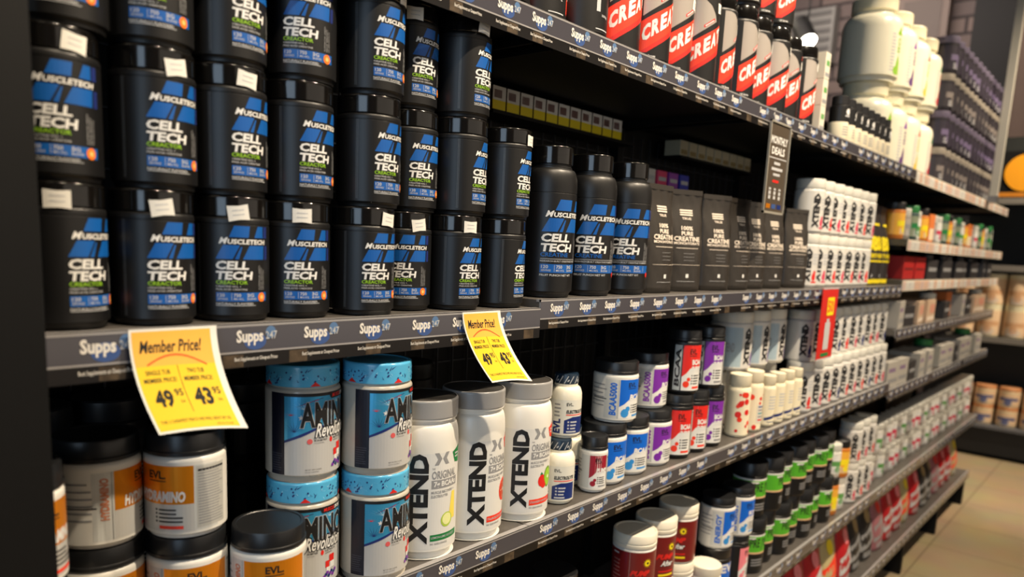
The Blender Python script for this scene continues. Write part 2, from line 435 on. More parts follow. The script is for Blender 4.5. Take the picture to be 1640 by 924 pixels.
def creatine_label(r, sx, zf, variant, parent):
    """blue slanted mark, two-line white name, green or blue word, blue facts band"""
    d = Decal(step=.005)
    X = lambda u: (u - .036) * sx
    Z = zf
    def P(pts, m_, l=1): d.poly([(X(a), Z(b_)) for a, b_ in pts], m_, l)
    P([(.0185, .112), (.0255, .127), (.0475, .127), (.0455, .112)], BLUE)
    P([(.0545, .112), (.0605, .127), (.0705, .127), (.0705, .112)], BLUE)
    P([(0, .083), (.0105, .1015), (.033, .1015), (.023, .083)], BLUE)
    P([(.026, .083), (.0345, .0995), (.0365, .0995), (.0315, .083)], BLUE)
    P([(.037, .083), (.047, .1015), (.0725, .1015), (.0715, .083)], BLUE)
    P([(.0745, .083), (.0752, .1015), (.081, .1015), (.081, .083)], DEEPB); P([(.0725, .112), (.073, .127), (.08, .127), (.08, .112)], DEEPB)
    T = lambda s_, a, b_, c, e, m_, bold=0, shear=0, rot=False: d.text(s_, X(a), X(b_), Z(c), Z(e), m_, 2, bold=bold, shear=shear, rot=rot)
    T('M', .0045, .017, .103, .1115, INKW, .03, .35); T('USCLETECH', .0165, .0745, .103, .1095, INKW, .035, .12)
    T('CELL', 0, .0455, .069, .0805, INKW, .04, .1); T('TECH', 0, .0515, .0555, .067, INKW, .04, .1)
    if variant == 'small':
        T('CREACTOR', 0, .0435, .0495, .0545, LIME, .02)
        T('CREATINE HCL +', 0, .034, .0455, .0478, INKLG, .01); T('FREE-ACID CREATINE', 0, .043, .0415, .0438, INKLG, .01)
    else:
        T('CREATINE', 0, .0435, .0488, .0545, BLUE, .02)
        d.rect(X(0), X(.072), Z(.0452), Z(.0462), INKG, 2)
        T('RESEARCH-BUILT CREATINE FORMULA', 0, .07, .0415, .0438, INKLG, .01)
    d.rect(X(0), X(.078), Z(.0265), Z(.0385), BLUE, 1)
    for a, t1, t2 in ((.002, '120', 'SERVINGS'), (.024, '750', 'MG HCL'), (.043, '3G', 'BLEND')):
        T(t1, a, a + .01, .0325, .0372, INKLG, .02); T(t2, a, a + .014, .0285, .0312, INKLG, .01)
        d.rect(X(a + .019), X(a + .0195), Z(.028), Z(.0375), INKLG, 2)
    T('FRUIT PUNCH NET WT' if variant == 'big' else 'NATURALLY FLAVORED', 0, .052, .0218, .0248, INKLG, .02)
    if variant != 'big': d.rect(X(0), X(.056), Z(.0205), Z(.0212), INKLG, 2)
    if variant == 'small':
        d.disc(X(.067), Z(.032), .0068 * sx, ORANGE, 3); d.disc(X(.067), Z(.032), .003 * sx, mat('orange_pulp', (250, 190, 110), .5), 4)
    elif variant == 'big': d.disc(X(.075), Z(.024), .004 * sx, RED, 3)
    for i in range(3):
        T('SUPERIOR ABSORPTION'[i * 3:i * 3 + 13], .0615 + i * .0042, .0642 + i * .0042, .042, .075 - i * .003, INKG, .01, rot=True)
    # side seam of tiny raised dots
    for i in range(60):
        z = .012 + i * .00195
        for q in (0, .0022): d.rect(X(-.028) - q, X(-.0272) - q, Z(z), Z(z + .0011), mat('embossed_dot', (104, 110, 116), .35), 1)
    return d.build('label', on_cyl(r), parent)

def proto(key, name, cat):
    o = empty(name); o['category'] = cat; PROTO[key] = o; return o
# 1 small black creatine jar
o = proto('jar', 'creatine_jar', 'jar'); r = .0498
lathe('body', [(.044, 0), *rnd(r - .004, .0005, r, .008), (r, .128), (r - .0006, .1285), (r - .0006, .1295), (r, .13), *rnd(r, .134, .047, .138, 3)], BLACKJAR, o)
lathe('lid', [(.0478, .1385), (.0488, .1395), (.0488, .14), (.0488, .1402), (.0488, .1615), (.0488, .1617), (.0488, .162), *rnd(.0488, .1625, .047, .1655, 3), (.044, .1655), (.0435, .1648)], GLOSSB, o, ribs=70, ribz=(.1401, .1616), ribd=.0004)
creatine_label(r, .94, lambda z: z, 'small', o)
# 2 tall black creatine bottle with round shoulders
o = proto('bottle', 'creatine_bottle', 'bottle'); r = .0575
lathe('body', [(.045, 0), *rnd(r - .006, .0005, r, .012), (r, .1), (r, .209), (r - .0007, .2097), (r - .0007, .2105), (r, .211), (r, .222), *rnd(r, .224, .047, .258, 9), (.0445, .2595), (.0445, .2625), (.0425, .264), (.0425, .267)], BLACKJAR, o)
lathe('lid', [(.0435, .267), (.0455, .2685), (.0455, .2686), (.0455, .2989), (.0455, .299), *rnd(.0455, .2995, .044, .303, 3), (.041, .303), (.0405, .302)], GLOSSB, o, ribs=60, ribz=(.26855, .29895), ribd=.0005)
creatine_label(r, 1.42, lambda z: 1.46 * z + .0114, 'big', o)

# 3 pouch
def pouch(key, name, cat, w_, h_, d_, mbag, decal_fn, top=.86, gus=.5):
    o = proto(key, name, cat)
    def half(z):
        v = z / h_
        if v >= top: return .0025
        return max(.0025, d_ / 2 * min(1, (1 - (v / top) ** 2.2) * 1.05 + .06))
    def wd(z):
        v = z / h_; return w_ / 2 * (1 - .09 * max(0, (v - .35)) / .65)
    def front(x, z):
        u = min(1, abs(x) / wd(z)); return half(z) * (1 - .55 * u ** 3)
    nx, nz = 14, 18; vs = []; fs = []
    for s_ in (-1, 1):
        for j in range(nz + 1):
            z = h_ * j / nz
            for i in range(nx + 1):
                x = wd(z) * (-1 + 2 * i / nx); wob = .0012 * sin(x * 190 + z * 90) * (1 if z > .02 else 0)
                vs.append((x, s_ * (front(x, z) + wob * (s_ == -1)), z))
    N = (nx + 1) * (nz + 1)
    for j in range(nz):
        for i in range(nx):
            a = j * (nx + 1) + i; fs.append((a, a + 1, a + nx + 2, a + nx + 1)); a += N; fs.append((a, a + nx + 1, a + nx + 2, a + 1))
    for j in range(nz):
        for i in (0, nx):
            a = j * (nx + 1) + i; q = (a, a + nx + 1, a + N + nx + 1, a + N); fs.append(q if i == 0 else q[::-1])
    for i in range(nx):
        fs.append((i, i + N, i + N + 1, i + 1)); a = nz * (nx + 1) + i; fs.append((a, a + 1, a + N + 1, a + N))
    mesh_obj('pouch_body', vs, fs, mbag, None, o, True)
    d = Decal(step=.006); decal_fn(d)
    d.build('label', lambda x, y, e: (x, -(front(x, y) + .0016 + e), y), o)
    # heat-sealed top hem
    b = MB()
    b.box(-wd(h_) , wd(h_), -.0036, .0036, h_ * .955, h_ + .001); b.build('top_seal', mbag, o)
    return o
MATB = mat('matte_black_foil', (46, 42, 38), .42)
BEIGE = mat('ink_beige', (228, 216, 200), .5)
def pl(d):
    for i in range(3): d.rect(-.022, .02, .213 - i * .006, .2165 - i * .006, BEIGE, 2)
    d.text('TRUE', -.016, .014, .190, .196, BEIGE, 2, bold=.02)
    d.text('100%', -.02, .018, .162, .173, BEIGE, 2, bold=.03); d.text('PURE', -.02, .018, .148, .159, BEIGE, 2, bold=.03)
    d.text('CREATINE', -.042, .042, .133, .1455, BEIGE, 2, bold=.03); d.text('MONOHYDRATE', -.042, .042, .124, .131, BEIGE, 2, bold=.02)
    d.rect(-.036, .036, .114, .1152, BEIGE, 2)
    for i in range(3): d.rect(-.014, .022, .1 - i * .009, .1008 - i * .009, INKG, 2)
    d.rect(-.045, .045, .07, .0708, BEIGE, 2)
    d.rect(-.003, .006, .036, .046, INKW, 2); d.rect(-.03, .03, .026, .0268, INKLG, 2)
pouch('pouch', 'creatine_pouch', 'pouch', .118, .268, .06, MATB, pl)
def pl2(d):
    d.text('BSC', -.05, .05, .15, .215, YEL, 2, bold=.06); d.text('THERMO', -.05, .05, .118, .138, YEL, 2, bold=.03)
    d.rect(-.05, .05, .1, .108, YEL, 2); d.rect(-.03, .035, .262, .272, YEL, 2)
    d.disc(.02, .04, .008, INKLG, 2); d.rect(-.055, .055, .006, .024, YEL, 2)
pouch('yellowpouch', 'protein_pouch', 'pouch', .12, .35, .09, mat('charcoal_foil', (42, 38, 38), .45), pl2)

# 4 sports-drink white bottle with vertical lettering
def white_bottle(key, fruit):
    o = proto(key, 'powder_bottle', 'bottle'); r = .0645
    lathe('body', [(.062, 0), *rnd(r - .008, .0005, r, .016), (r, .06), (r, .203), *rnd(r, .208, .058, .247, 7), (.056, .249), (.056, .2545), (.0605, .2555), (.0605, .259)], mat('glossy_white_plastic', (226, 224, 216), .28), o)
    lathe('lid', [(.0605, .259), (.062, .2605), (.062, .288), *rnd(.062, .289, .0595, .2925, 3), (.0585, .2925, 1), (.058, .2912, 1)], [mat('silver_grey_plastic', (150, 150, 150), .28), mat('lid_top_grey', (62, 60, 58), .4)], o, ribs=0)
    d = Decal(step=.005)
    LBL = mat('bottle_label_paper', (216, 216, 212), .38)
    d.rect(-.078, .075, .02, .198, LBL, 0.4)
    d.text('XTEND', -.056, -.022, .03, .198, INKD, 2, bold=.05, rot=True)
    # slanted x mark
    for s_ in (1, -1):
        cx = .004 + (.0065 if s_ > 0 else -.0065) * -1
        d.poly([(cx - s_ * .009, .199), (cx - s_ * .001, .199), (cx + s_ * .0055, .188), (cx - s_ * .0025, .188)], INKG, 2)
        d.poly([(cx - s_ * .009, .177), (cx - s_ * .001, .177), (cx + s_ * .0055, .188), (cx - s_ * .0025, .188)], INKG, 2)
    d.text('THE', -.016, -.010, .169, .172, INKG, 2, bold=.02)
    d.text('ORIGINAL', -.016, .04, .151, .166, INKG, 2, bold=.02)
    d.rect(-.0165, .045, .133, .149, INKG, 1); d.text('7g BCAAs', -.012, .04, .1355, .1465, INKW, 2, bold=.03)
    d.text('MUSCLE RECOVERY +', -.0165, .036, .124, .129, INKG, 2, bold=.02); d.text('ELECTROLYTES', -.0165, .018, .1165, .1215, INKG, 2, bold=.02)
    col, corner = {'lime': (DGREEN, DGREEN), 'orange': (REDO, REDO), 'kiwi': (REDO, REDO)}[fruit]
    d.poly([(.029, .196), (.055, .205), (.055, .172), (.037, .176)], corner, 2)
    for i in range(2): d.rect(.037, .05, .19 - i * .006, .193 - i * .006, INKLG, 3)
    d.rect(-.0165, .05, .035, .047, col, 2); d.text({'lime': 'LEMON-LIME SQUEEZE', 'orange': 'ITALIAN BLOOD ORANGE', 'kiwi': 'STRAWBERRY KIWI SPLASH'}[fruit], -.0145, .04, .0385, .0435, INKLG, 3, bold=.01)
    d.text('90 SERVINGS', -.0165, .02, .0275, .0315, INKG, 2, bold=.01)
    if fruit == 'lime':
        d.disc(.018, .072, .014, mat('lime_rind', (170, 196, 70), .5), 2); d.disc(.018, .073, .011, mat('lime_flesh', (226, 230, 160), .5), 3)
        d.poly([(.022, .07), (.03, .122), (.04, .122), (.042, .07)], mat('lemon_flesh', (232, 214, 90), .5), 2)
    elif fruit == 'orange':
        d.disc(.036, .092, .02, REDO, 2, ry=.024); d.disc(.036, .092, .0165, mat('blood_orange_flesh', (196, 70, 40), .5), 3, ry=.02); d.disc(.036, .092, .004, INKLG, 4)
        for k in range(6):
            t = k * pi / 3; d.poly([(.036, .0925), (.036 + .016 * cos(t), .0925 + .019 * sin(t)), (.036 + .016 * cos(t + .12), .0925 + .019 * sin(t + .12))], mat('orange_pith', (232, 170, 140), .5), 4)
    else:
        d.disc(.014, .085, .011, RED, 2, ry=.013); d.disc(.02, .078, .009, RED, 2, ry=.01); d.poly([(.008, .098), (.012, .104), (.018, .098)], DGREEN, 3)
        d.disc(.036, .09, .016, mat('kiwi_skin', (110, 150, 40), .5), 2, ry=.023); d.disc(.036, .09, .013, mat('kiwi_flesh', (150, 200, 50), .5), 3, ry=.019); d.disc(.036, .09, .004, mat('kiwi_core', (232, 236, 190), .5), 4)
    # reverse facts panel
    d.lines(-.15, -.09, .04, .19, 18, INKG, 1)
    d.build('label', on_cyl(r), o)
white_bottle('wb_lime', 'lime'); white_bottle('wb_orange', 'orange'); white_bottle('wb_kiwi', 'kiwi')

# 5 white tub with vertical lettering
def white_tub(key, dot, r=.052, h=.19, wide=False):
    o = proto(key, 'powder_tub', 'tub')
    lathe('body', [(r - .006, 0), *rnd(r - .004, .0005, r, .008), (r, h - .045), *rnd(r, h - .044, r - .006, h - .036, 3), (r - .006, h - .034)], mat('tub_white_plastic', (206, 204, 198), .35), o, seg=32)
    lathe('lid', [(r - .003, h - .034), (r - .002, h - .033), (r - .002, h - .004), (r - .004, h - .001), (r - .008, h - .001)], mat('pale_lid', (206, 205, 196), .35), o, ribs=32, ribz=(h - .033, h - .004), ribd=.001)
    d = Decal(step=.006)
    if wide: d.rect(-.115, -.035, .012, h - .05, mat('blue_grey_label', (158, 178, 190), .35), .4); d.text('XTEND', -.1, -.06, .06, .09, INKG, 2, bold=.02)
    d.text('XTEND', -.025, .001, .018, h - .05, INKD, 2, bold=.07, rot=True, res=1)
    if dot: d.disc(.017, .038, .010, dot, 2, ry=.015, n=10); d.disc(.019, .054, .007, dot, 2, n=8)
    for i in range(4): d.rect(.006, .034, h - .075 - i * .011, h - .069 - i * .011, INKLG, 2)
    d.rect(.006, .036, .016, .022, dot or INKG, 2)
    d.build('label', on_cyl(r), o)
white_tub('wt_red', RED); white_tub('wt_pink', mat('ink_rose', (204, 60, 90), .45)); white_tub('wt_blue', NAVY)
white_tub('wt_big', mat('ink_violet_grey', (120, 100, 160), .5), r=.069, h=.19, wide=True)

# 6 blue patriotic amino tub
def amino():
    o = proto('amino', 'amino_tub', 'tub'); r = .0585
    lathe('body', [(.055, 0), *rnd(r - .006, .0005, r, .012), (r, .143), *rnd(r, .1435, r - .005, .149, 3), (r - .005, .152)], mat('clear_grey_plastic', (182, 176, 164), .22), o)
    lathe('lid', [(r - .0025, .152), (r - .0015, .153), (r - .0015, .181), *rnd(r - .0015, .182, r - .004, .1855, 3), (r - .008, .1855), (r - .0085, .184)], mat('sky_blue_lid', (84, 176, 220), .25, coat=.4), o)
    d = Decal(step=.005); rr = random.Random(3)
    for k in range(150):
        a = rr.uniform(-.19, .19); z = rr.uniform(.156, .178); L = rr.uniform(.006, .014); t = rr.uniform(.2, 2.9)
        if k % 3: d.poly([(a, z), (a + .0018, z - .0007), (a + L * cos(t), z + L * .5 * sin(t))], DEEPB if k % 2 else mat('pale_streak', (150, 210, 236), .3), 2)
        else: d.disc(a, z, .0016, DEEPB, 2, n=6)
    for a in (-.1, -.02, .055): d.poly([(a, .1535), (a + .017, .1535), (a + .008, .1605)], RED, 3)
    d.build('lid_print', on_cyl(r - .0015), o)
    d = Decal(step=.005)
    d.rect(-.085, .07, .013, .143, mat('silver_label', (198, 198, 196), .3, metal=.15), .5)
    d.rect(-.085, -.06, .013, .143, mat('navy_side_panel', (14, 17, 34), .4), 1); d.lines(-.083, -.064, .02, .05, 8, mat('dim_ink', (70, 72, 84), .5), 2, fill=.25)
    d.rect(-.06, .07, .138, .143, INKD, 2)
    # sky part with a slanting lower edge
    d.poly([(-.06, .138), (.07, .138), (.07, .103), (-.005, .09), (-.035, .078), (-.06, .068)], SKYB, 1)
    d.poly([(-.06, .0685), (-.06, .0645), (-.035, .0745), (-.005, .0875), (.03, .094), (.07, .1), (.07, .103), (.03, .0965), (-.005, .091), (-.035, .079)], DEEPB, 2)
    for cx, cz, L, mm in ((-.045, .082, .022, DEEPB), (-.03, .118, .03, mat('pale_streak2', (176, 214, 232), .35)), (.03, .125, .03, mat('pale_streak2', (176, 214, 232), .35)), (-.05, .108, .012, RED)):
        for k in range(9):
            t = R(15 + k * 19); d.poly([(cx, cz), (cx + .0012, cz), (cx + L * cos(t), cz + L * .8 * sin(t) * (1 if cz < .1 else .55))], mm, 1.6)
    for k in range(5):
        d.poly([(-.044 + k * .006, .121 + k * .0025), (-.028 + k * .007, .128 + k * .0018), (-.027 + k * .007, .1272 + k * .0018)], RED if k % 2 else DEEPB, 2)
    for (a, z, s_) in ((-.034, .105, .005), (.045, .106, .003)):
        for k in range(5):
            t = pi / 2 + k * 2 * pi / 5; t1 = t + .62; t0 = t - .62
            d.poly([(a, z), (a + s_*.4*cos(t0), z + s_*.4*sin(t0)), (a + s_*cos(t), z + s_*sin(t)), (a + s_*.4*cos(t1), z + s_*.4*sin(t1))], INKW, 2.4)
    d.poly([(.012, .1425), (.066, .1425), (.066, .1325), (.016, .1325), (.013, .136)], INKD, 3)
    d.text('MUSCLE', .018, .04, .1345, .1405, RED, 4, bold=.03, shear=.1); d.text('SPORT', .041, .06, .1345, .1405, INKW, 4, bold=.03, shear=.1)
    # AMINO: white halo, black letters
    d.text('AMINO', -.0365, .0645, .0875, .1305, INKLG, 3, bold=.055); d.text('AMINO', -.0355, .0635, .0885, .1295, INKD, 4, bold=.03)
    d.text('Revolution', -.014, .059, .0705, .0975, INKD, 5, bold=.085, shear=.35); d.text('Revolution', -.0125, .0575, .073, .095, INKW, 6, bold=.02, shear=.35)
    d.disc(-.021, .067, .0045, mat('ink_coral', (214, 90, 90), .5), 2, n=8); d.text('BCAA MATRIX', -.014, .008, .0665, .0695, INKD, 2, bold=.01); d.text('HYDRATION', -.014, .002, .0625, .065, INKG, 2)
    d.disc(.016, .0665, .003, RED, 2, ry=.0045, n=8); d.text('ELECTROLYTE', .021, .044, .0665, .0695, INKD, 2, bold=.01); d.text('SUPPORT', .021, .036, .0625, .065, INKD, 2)
    # red-white-blue ice pop and berries
    d.rect(.022, .030, .039, .050, RED, 3); d.rect(.030, .041, .047, .059, RED, 3); d.rect(.024, .032, .03, .039, INKW, 3); d.rect(.032, .042, .036, .047, INKW, 3)
    for k in range(9): d.disc(.02 + k * .003, .024 + (k % 3) * .003, .003, NAVY if k % 2 else PURPLE, 4, n=8)
    d.text('NET WT. 390G (13.8 OZ)', -.028, -.002, .02, .0225, INKD, 2); d.text('DIETARY SUPPLEMENT', -.028, -.006, .0165, .0188, INKG, 2)
    d.build('label', on_cyl(r), o)
amino()

# 7 tub family with coloured block label and slanted white corner
def evl(key, name, col, title, sub, r, h, lidh=.03, black=False, foil=None, vert=None, flav=None, title2=None):
    o = proto(key, name, 'tub')
    bodym = BLACKJAR if black else WHITEP
    lathe('body', [(r - .008, 0), *rnd(r - .006, .0005, r, .008), (r, h - lidh - .008), *rnd(r, h - lidh - .0075, r - .004, h - lidh - .001, 3), (r - .004, h - lidh)], bodym, o, seg=40)
    lathe('lid', [(r - .002, h - lidh), (r - .0005, h - lidh + .0012), (r - .0005, h - lidh + .006), (r - .002, h - lidh + .007), (r - .002, h - .003), (r - .0035, h - .0005), (r - .008, h - .0005), (r - .009, h - .0015)], SATB, o, ribs=60, ribz=(h - lidh + .007, h - .003), ribd=.0004)
    d = Decal(step=.005); z0 = .012; z1 = h - lidh - .012; H = z1 - z0; wf = .86 if foil else .68; a = -wf * r; bq = wf * r
    low = FOILW if foil else mat('label_white', (224, 224, 220), .4)
    d.rect(-1.35 * r, 1.5 * r, z0, z1, mat('side_label_white', (198, 200, 196), .4) if not black else BLACKJAR, .4)
    d.rect(a, bq, z0, z1, low, .8)
    top = foil or col
    zm = z0 + H * (.42 if foil else .38)
    if foil: d.rect(a, bq, zm, z1, top, 1)
    else:
        d.poly([(a, z0 + H * .3), (a + .25 * r, z0 + H * .38), (a + .5 * r, z0 + H * .5), (a + .5 * r, z1), (a, z1)], top, 1)
        d.rect(a + .5 * r, bq, z0 + H * .5, z1, top, 1)
        d.disc(a + .28 * r, z0 + H * .14, .2 * r, flav or col, 2, n=10); d.disc(a + .42 * r, z0 + H * .25, .12 * r, flav or col, 2, n=8)
    d.text('EVL.', -.28 * r, .2 * r, z0 + H * .80, z0 + H * .92, INKD, 2, bold=.03)
    d.rect(-.28 * r, .2 * r, z0 + H * .76, z0 + H * .775, INKD, 2)
    if title2:
        d.text(title, -.1 * r, .66 * r, z0 + H * .57, z0 + H * .69, INKW, 3, bold=.05); d.text(title2, -.1 * r, .66 * r, z0 + H * .42, z0 + H * .54, INKW if black else INKW, 3, bold=.05)
    else: d.text(title, -.2 * r if not foil else -.62 * r, .66 * r, z0 + H * (.47 if not foil else .45), z0 + H * .62, INKW, 3, bold=.05, shear=.15)
    d.lines(-.1 * r, .6 * r, z0 + H * .14, z0 + H * .38, 4, INKD, 2, fill=.42, bul=True)
    d.rect(0, .6 * r, z0 + H * .04, z0 + H * .09, flav or (REDO if foil else INKG), 2)
    # left panel: upright name and small print
    if vert and black: d.rect(-(wf + .5) * r, -(wf + .08) * r, z0, z1, mat('pale_side_panel', (178, 186, 186), .4), 1)
    if vert:
        d.text(vert, -(wf + (.32 if foil else .44)) * r, -(wf + .12) * r, z0 + H * (.3 if foil else .08), z0 + H * .92, (INKD if black else col) if not foil else mat('faded_orange_ink', (196, 120, 84), .5), 2, bold=.04, rot=True, shear=.1)
        d.rect(-(wf + .06) * r, -(wf + .045) * r, z0, z1, INKG, 2)
    if True:
        d.lines(-2.1 * r, -1.25 * r, z0 + H * .3, z1 - .006, 6, INKG, 2, fill=.25) if not black else None
        d.rect(-2.0 * r, -1.25 * r, z0 + H * .48, z0 + H * .5, INKD, 2) if not black else None
    # right panel: nutrition table
    d.rect((wf + .06) * r, 1.75 * r, z0 + .003, z1 - .002, mat('facts_panel', (178, 178, 172), .45), 1); d.lines((wf + .1) * r, 1.72 * r, z0 + .008, z1 - .005, 20, INKG, 2, fill=.35)
    d.rect((wf + .1) * r, 1.72 * r, z1 - .009, z1 - .006, INKD, 2)
    d.build('label', on_cyl(r), o)
evl('evl_orange', 'amino_tub', ORANGE, 'HYDRAMINO', '', .0545, .147, foil=FOILO, vert='HYDRAMINO')
evl('evl_blue', 'amino_tub', BLUE2, 'BCAA', '', .056, .15, vert='BCAA5000', flav=mat('splash_blue', (50, 140, 210), .45))
evl('evl_purple', 'amino_tub', PURPLE, 'BCAA', '', .056, .15, vert='BCAA5000')
evl('en_red', 'energy_tub', RED, 'BCAA', '', .0472, .18, black=True, title2='ENERGY', flav=REDO, vert='BCAA')
evl('en_purple', 'energy_tub', PURPLE, 'BCAA', '', .0472, .18, black=True, title2='ENERGY', vert='BCAA')
evl('en_blue', 'energy_tub', BLUE2, 'BCAA', '', .056, .17, title2='ENERGY', vert='ENERGY', flav=mat('splash_blue', (50, 140, 210), .45))
evl('en_pink', 'energy_tub', PINK, 'BCAA', '', .052, .17, black=True, title2='ENERGY', flav=PINK)
evl('red_small', 'supplement_jar', mat('ink_crimson', (150, 24, 44), .4), 'PUMP', '', .034, .135, lidh=.032)

# 8 small rounded electrolyte bottle with patterned cap
def electro():
    o = proto('electro', 'electrolyte_bottle', 'bottle'); r = .037; h = .145
    lathe('body', [(r - .006, 0), *rnd(r - .005, .0005, r, .008), (r, .09), *rnd(r, .092, .0265, .116, 6), (.0265, .122)], mat('ivory_plastic', (230, 226, 208), .35), o, seg=36)
    lathe('cap', [(.026, .122), (.027, .123), (.027, .142), (.0255, h), (.02, h)], mat('cap_navy', (22, 40, 58), .3), o, seg=32)
    d = Decal(step=.004)
    for k in range(14):
        a = -.084 + k * .0125; d.poly([(a, .124), (a + .002, .124), (a + .011, .1405), (a + .009, .1405)], INKLG, 2); 
        if k % 2: d.poly([(a + .009, .127), (a + .013, .131), (a + .0115, .1335), (a + .0075, .1295)], INKLG, 2)
    d.build('cap_print', on_cyl(.027), o)
    d = Decal(step=.004)
    d.rect(-.085, .06, .01, .088, mat('pearl_label', (214, 214, 204), .4), .5)
    d.text('EVL.', -.018, -.002, .075, .082, INKD, 2, bold=.02); d.text('ELECTROLYTE', -.018, .032, .058, .066, INKD, 3, bold=.04, shear=.15); d.rect(-.018, .032, .0535, .0555, REDO, 2)
    d.poly([(-.022, .012), (.035, .012), (.035, .05), (-.002, .05), (-.022, .042)], NAVY, 1); d.lines(-.014, .01, .022, .044, 3, INKLG, 2, bul=True); d.rect(-.016, .008, .0145, .018, INKLG, 2)
    d.text('EVL', -.048, -.03, .012, .045, NAVY, 2, bold=.05, rot=True); d.lines(-.046, -.03, .05, .084, 4, INKG, 2)
    d.build('label', on_cyl(r), o)
electro()

# 9 maroon tub with white lid
def maroon():
    o = proto('maroon', 'recovery_tub', 'tub'); r = .0595; h = .182
    lathe('body', [(r - .006, 0), *rnd(r - .006, .0005, r, .008), (r, h - .044), (r - .003, h - .04), (r - .003, h - .036)], WHITEP, o)
    lathe('lid', [(r - .0005, h - .038), (r + .0005, h - .036), (r + .0005, h - .028), (r - .001, h - .027), (r - .001, h - .024), (r + .0005, h - .023), (r + .0005, h - .003), (r - .0015, h), (r - .006, h), (r - .007, h - .001)], mat('cream_white_lid', (228, 222, 204), .4), o)
    d = Decal(step=.005); z1 = h - .046
    d.rect(-.17, .17, .008, z1, MAROON, .5)
    d.lines(-.085, -.055, .02, z1 - .02, 9, mat('ink_dusty_rose', (150, 96, 92), .5), 2, fill=.3); d.rect(-.085, -.065, z1 - .012, z1 - .008, INKLG, 2)
    d.rect(-.032, -.0315, .008, z1, INKLG, 2); d.text('PUMP', -.03, .028, .07, .086, RED, 3, bold=.05, shear=.4); d.text('After', -.016, .028, .048, .068, INKD, 3, bold=.09, shear=.35); d.text('After', -.015, .027, .05, .066, INKW, 4, bold=.03, shear=.35)
    for k in range(12):
        t = k * pi / 6; d.poly([(.018 + .006 * cos(t - .2), .106 + .006 * sin(t - .2)), (.018 + .006 * cos(t + .2), .106 + .006 * sin(t + .2)), (.018 + .014 * cos(t), .106 + .014 * sin(t))], YEL, 3)
    d.disc(.018, .106, .0085, YEL, 3); d.disc(.019, .106, .0035, INKD, 4); d.rect(-.02, .03, .02, .026, YEL, 3); d.rect(-.02, .03, .032, .036, RED, 3)
    d.build('label', on_cyl(r), o)
maroon()

# 10 black tub with green band
def green():
    o = proto('green', 'preworkout_tub', 'tub'); r = .058; h = .2
    lathe('body', [(r - .005, 0), *rnd(r - .004, .0005, r, .008), (r, h - .05), (r - .003, h - .047), (r - .003, h - .043)], BLACKJAR, o, seg=36)
    lathe('lid', [(r - .001, h - .045), (r + .001, h - .043), (r + .001, h - .004), (r - .002, h), (r - .007, h)], SATB, o, ribs=40, ribz=(h - .043, h - .004), ribd=.0008)
    d = Decal(step=.006)
    d.rect(-.15, .15, .08, .138, GREENL, 1); d.rect(-.15, .15, .138, .144, INKW, 1); d.rect(-.15, .15, .074, .08, mat('peach_line', (226, 180, 140), .5), 1)
    d.text('PRE JYM', -.03, .055, .088, .13, INKD, 2, bold=.02); d.rect(-.04, -.01, .128, .134, INKW, 2); d.lines(-.02, .03, .03, .06, 3, INKG, 2)
    d.build('label', on_cyl(r), o)
green()

# 11 black creatine tub with red slanted block and silver sail
def sail():
    o = proto('sail', 'creatine_tub', 'tub'); r = .058; h = .246
    lathe('body', [(r - .006, 0), *rnd(r - .005, .0005, r, .01), (r, .205), *rnd(r, .206, r - .006, .212, 3), (r - .006, .215)], BLACKJAR, o)
    lathe('lid', [(r - .004, .215), (r - .003, .216), (r - .003, h - .003), (r - .005, h), (r - .011, h)], GLOSSB, o)
    d = Decal(step=.005); SL = .66
    zb = lambda x: .022 + (x + .046) * SL
    d.poly([(-.046, zb(-.046)), (.13, zb(.13)), (.13, zb(.13) + .05), (-.046, zb(-.046) + .066)], REDO, 1)
    d.poly([(-.046, zb(-.046)), (-.03, zb(-.046)), (.13, zb(.13) - .012), (.13, zb(.13))], RED, 1)
    for i, ch in enumerate('CREATINE'):
        x = -.042 + i * .021; z = zb(x) + .017
        polys, bb = text_polys(ch, .05, 0); W = bb[2] - bb[0]; Hh = bb[3] - bb[1]; lw = .0185 if ch != 'I' else .006
        for p_ in polys: d.poly([(x + (a_ - bb[0]) / W * lw, z + (b_ - bb[1]) / Hh * .035 + (a_ - bb[0]) / W * lw * SL) for a_, b_ in p_], INKW, 2)
    d.poly([(-.042, .1), (.036, .151), (.032, .164), (.016, .184), (-.006, .199), (-.024, .203), (-.042, .203)], SILVER, 1)
    d.poly([(-.002, .131), (.029, .1515), (.028, .158), (-.003, .137)], RED, 2); d.poly([(.001, .1345), (.026, .151), (.0255, .153), (0, .1365)], INKW, 3)
    d.poly([(.046, .185), (.058, .185), (.053, .199)], REDO, 2); d.poly([(.0495, .1875), (.0555, .1875), (.053, .194)], INKD, 3)
    d.text('100 Serves', -.036, -.008, .012, .0175, INKW, 2, bold=.02); d.rect(-.1, -.06, .016, .018, INKLG, 2); d.text('500g', -.085, -.066, .04, .046, INKLG, 2, bold=.02); d.rect(-.1, -.09, .05, .12, INKLG, 2)
    d.lines(-.14, -.08, .14, .2, 4, INKLG, 2)
    d.build('label', on_cyl(r), o)
sail()

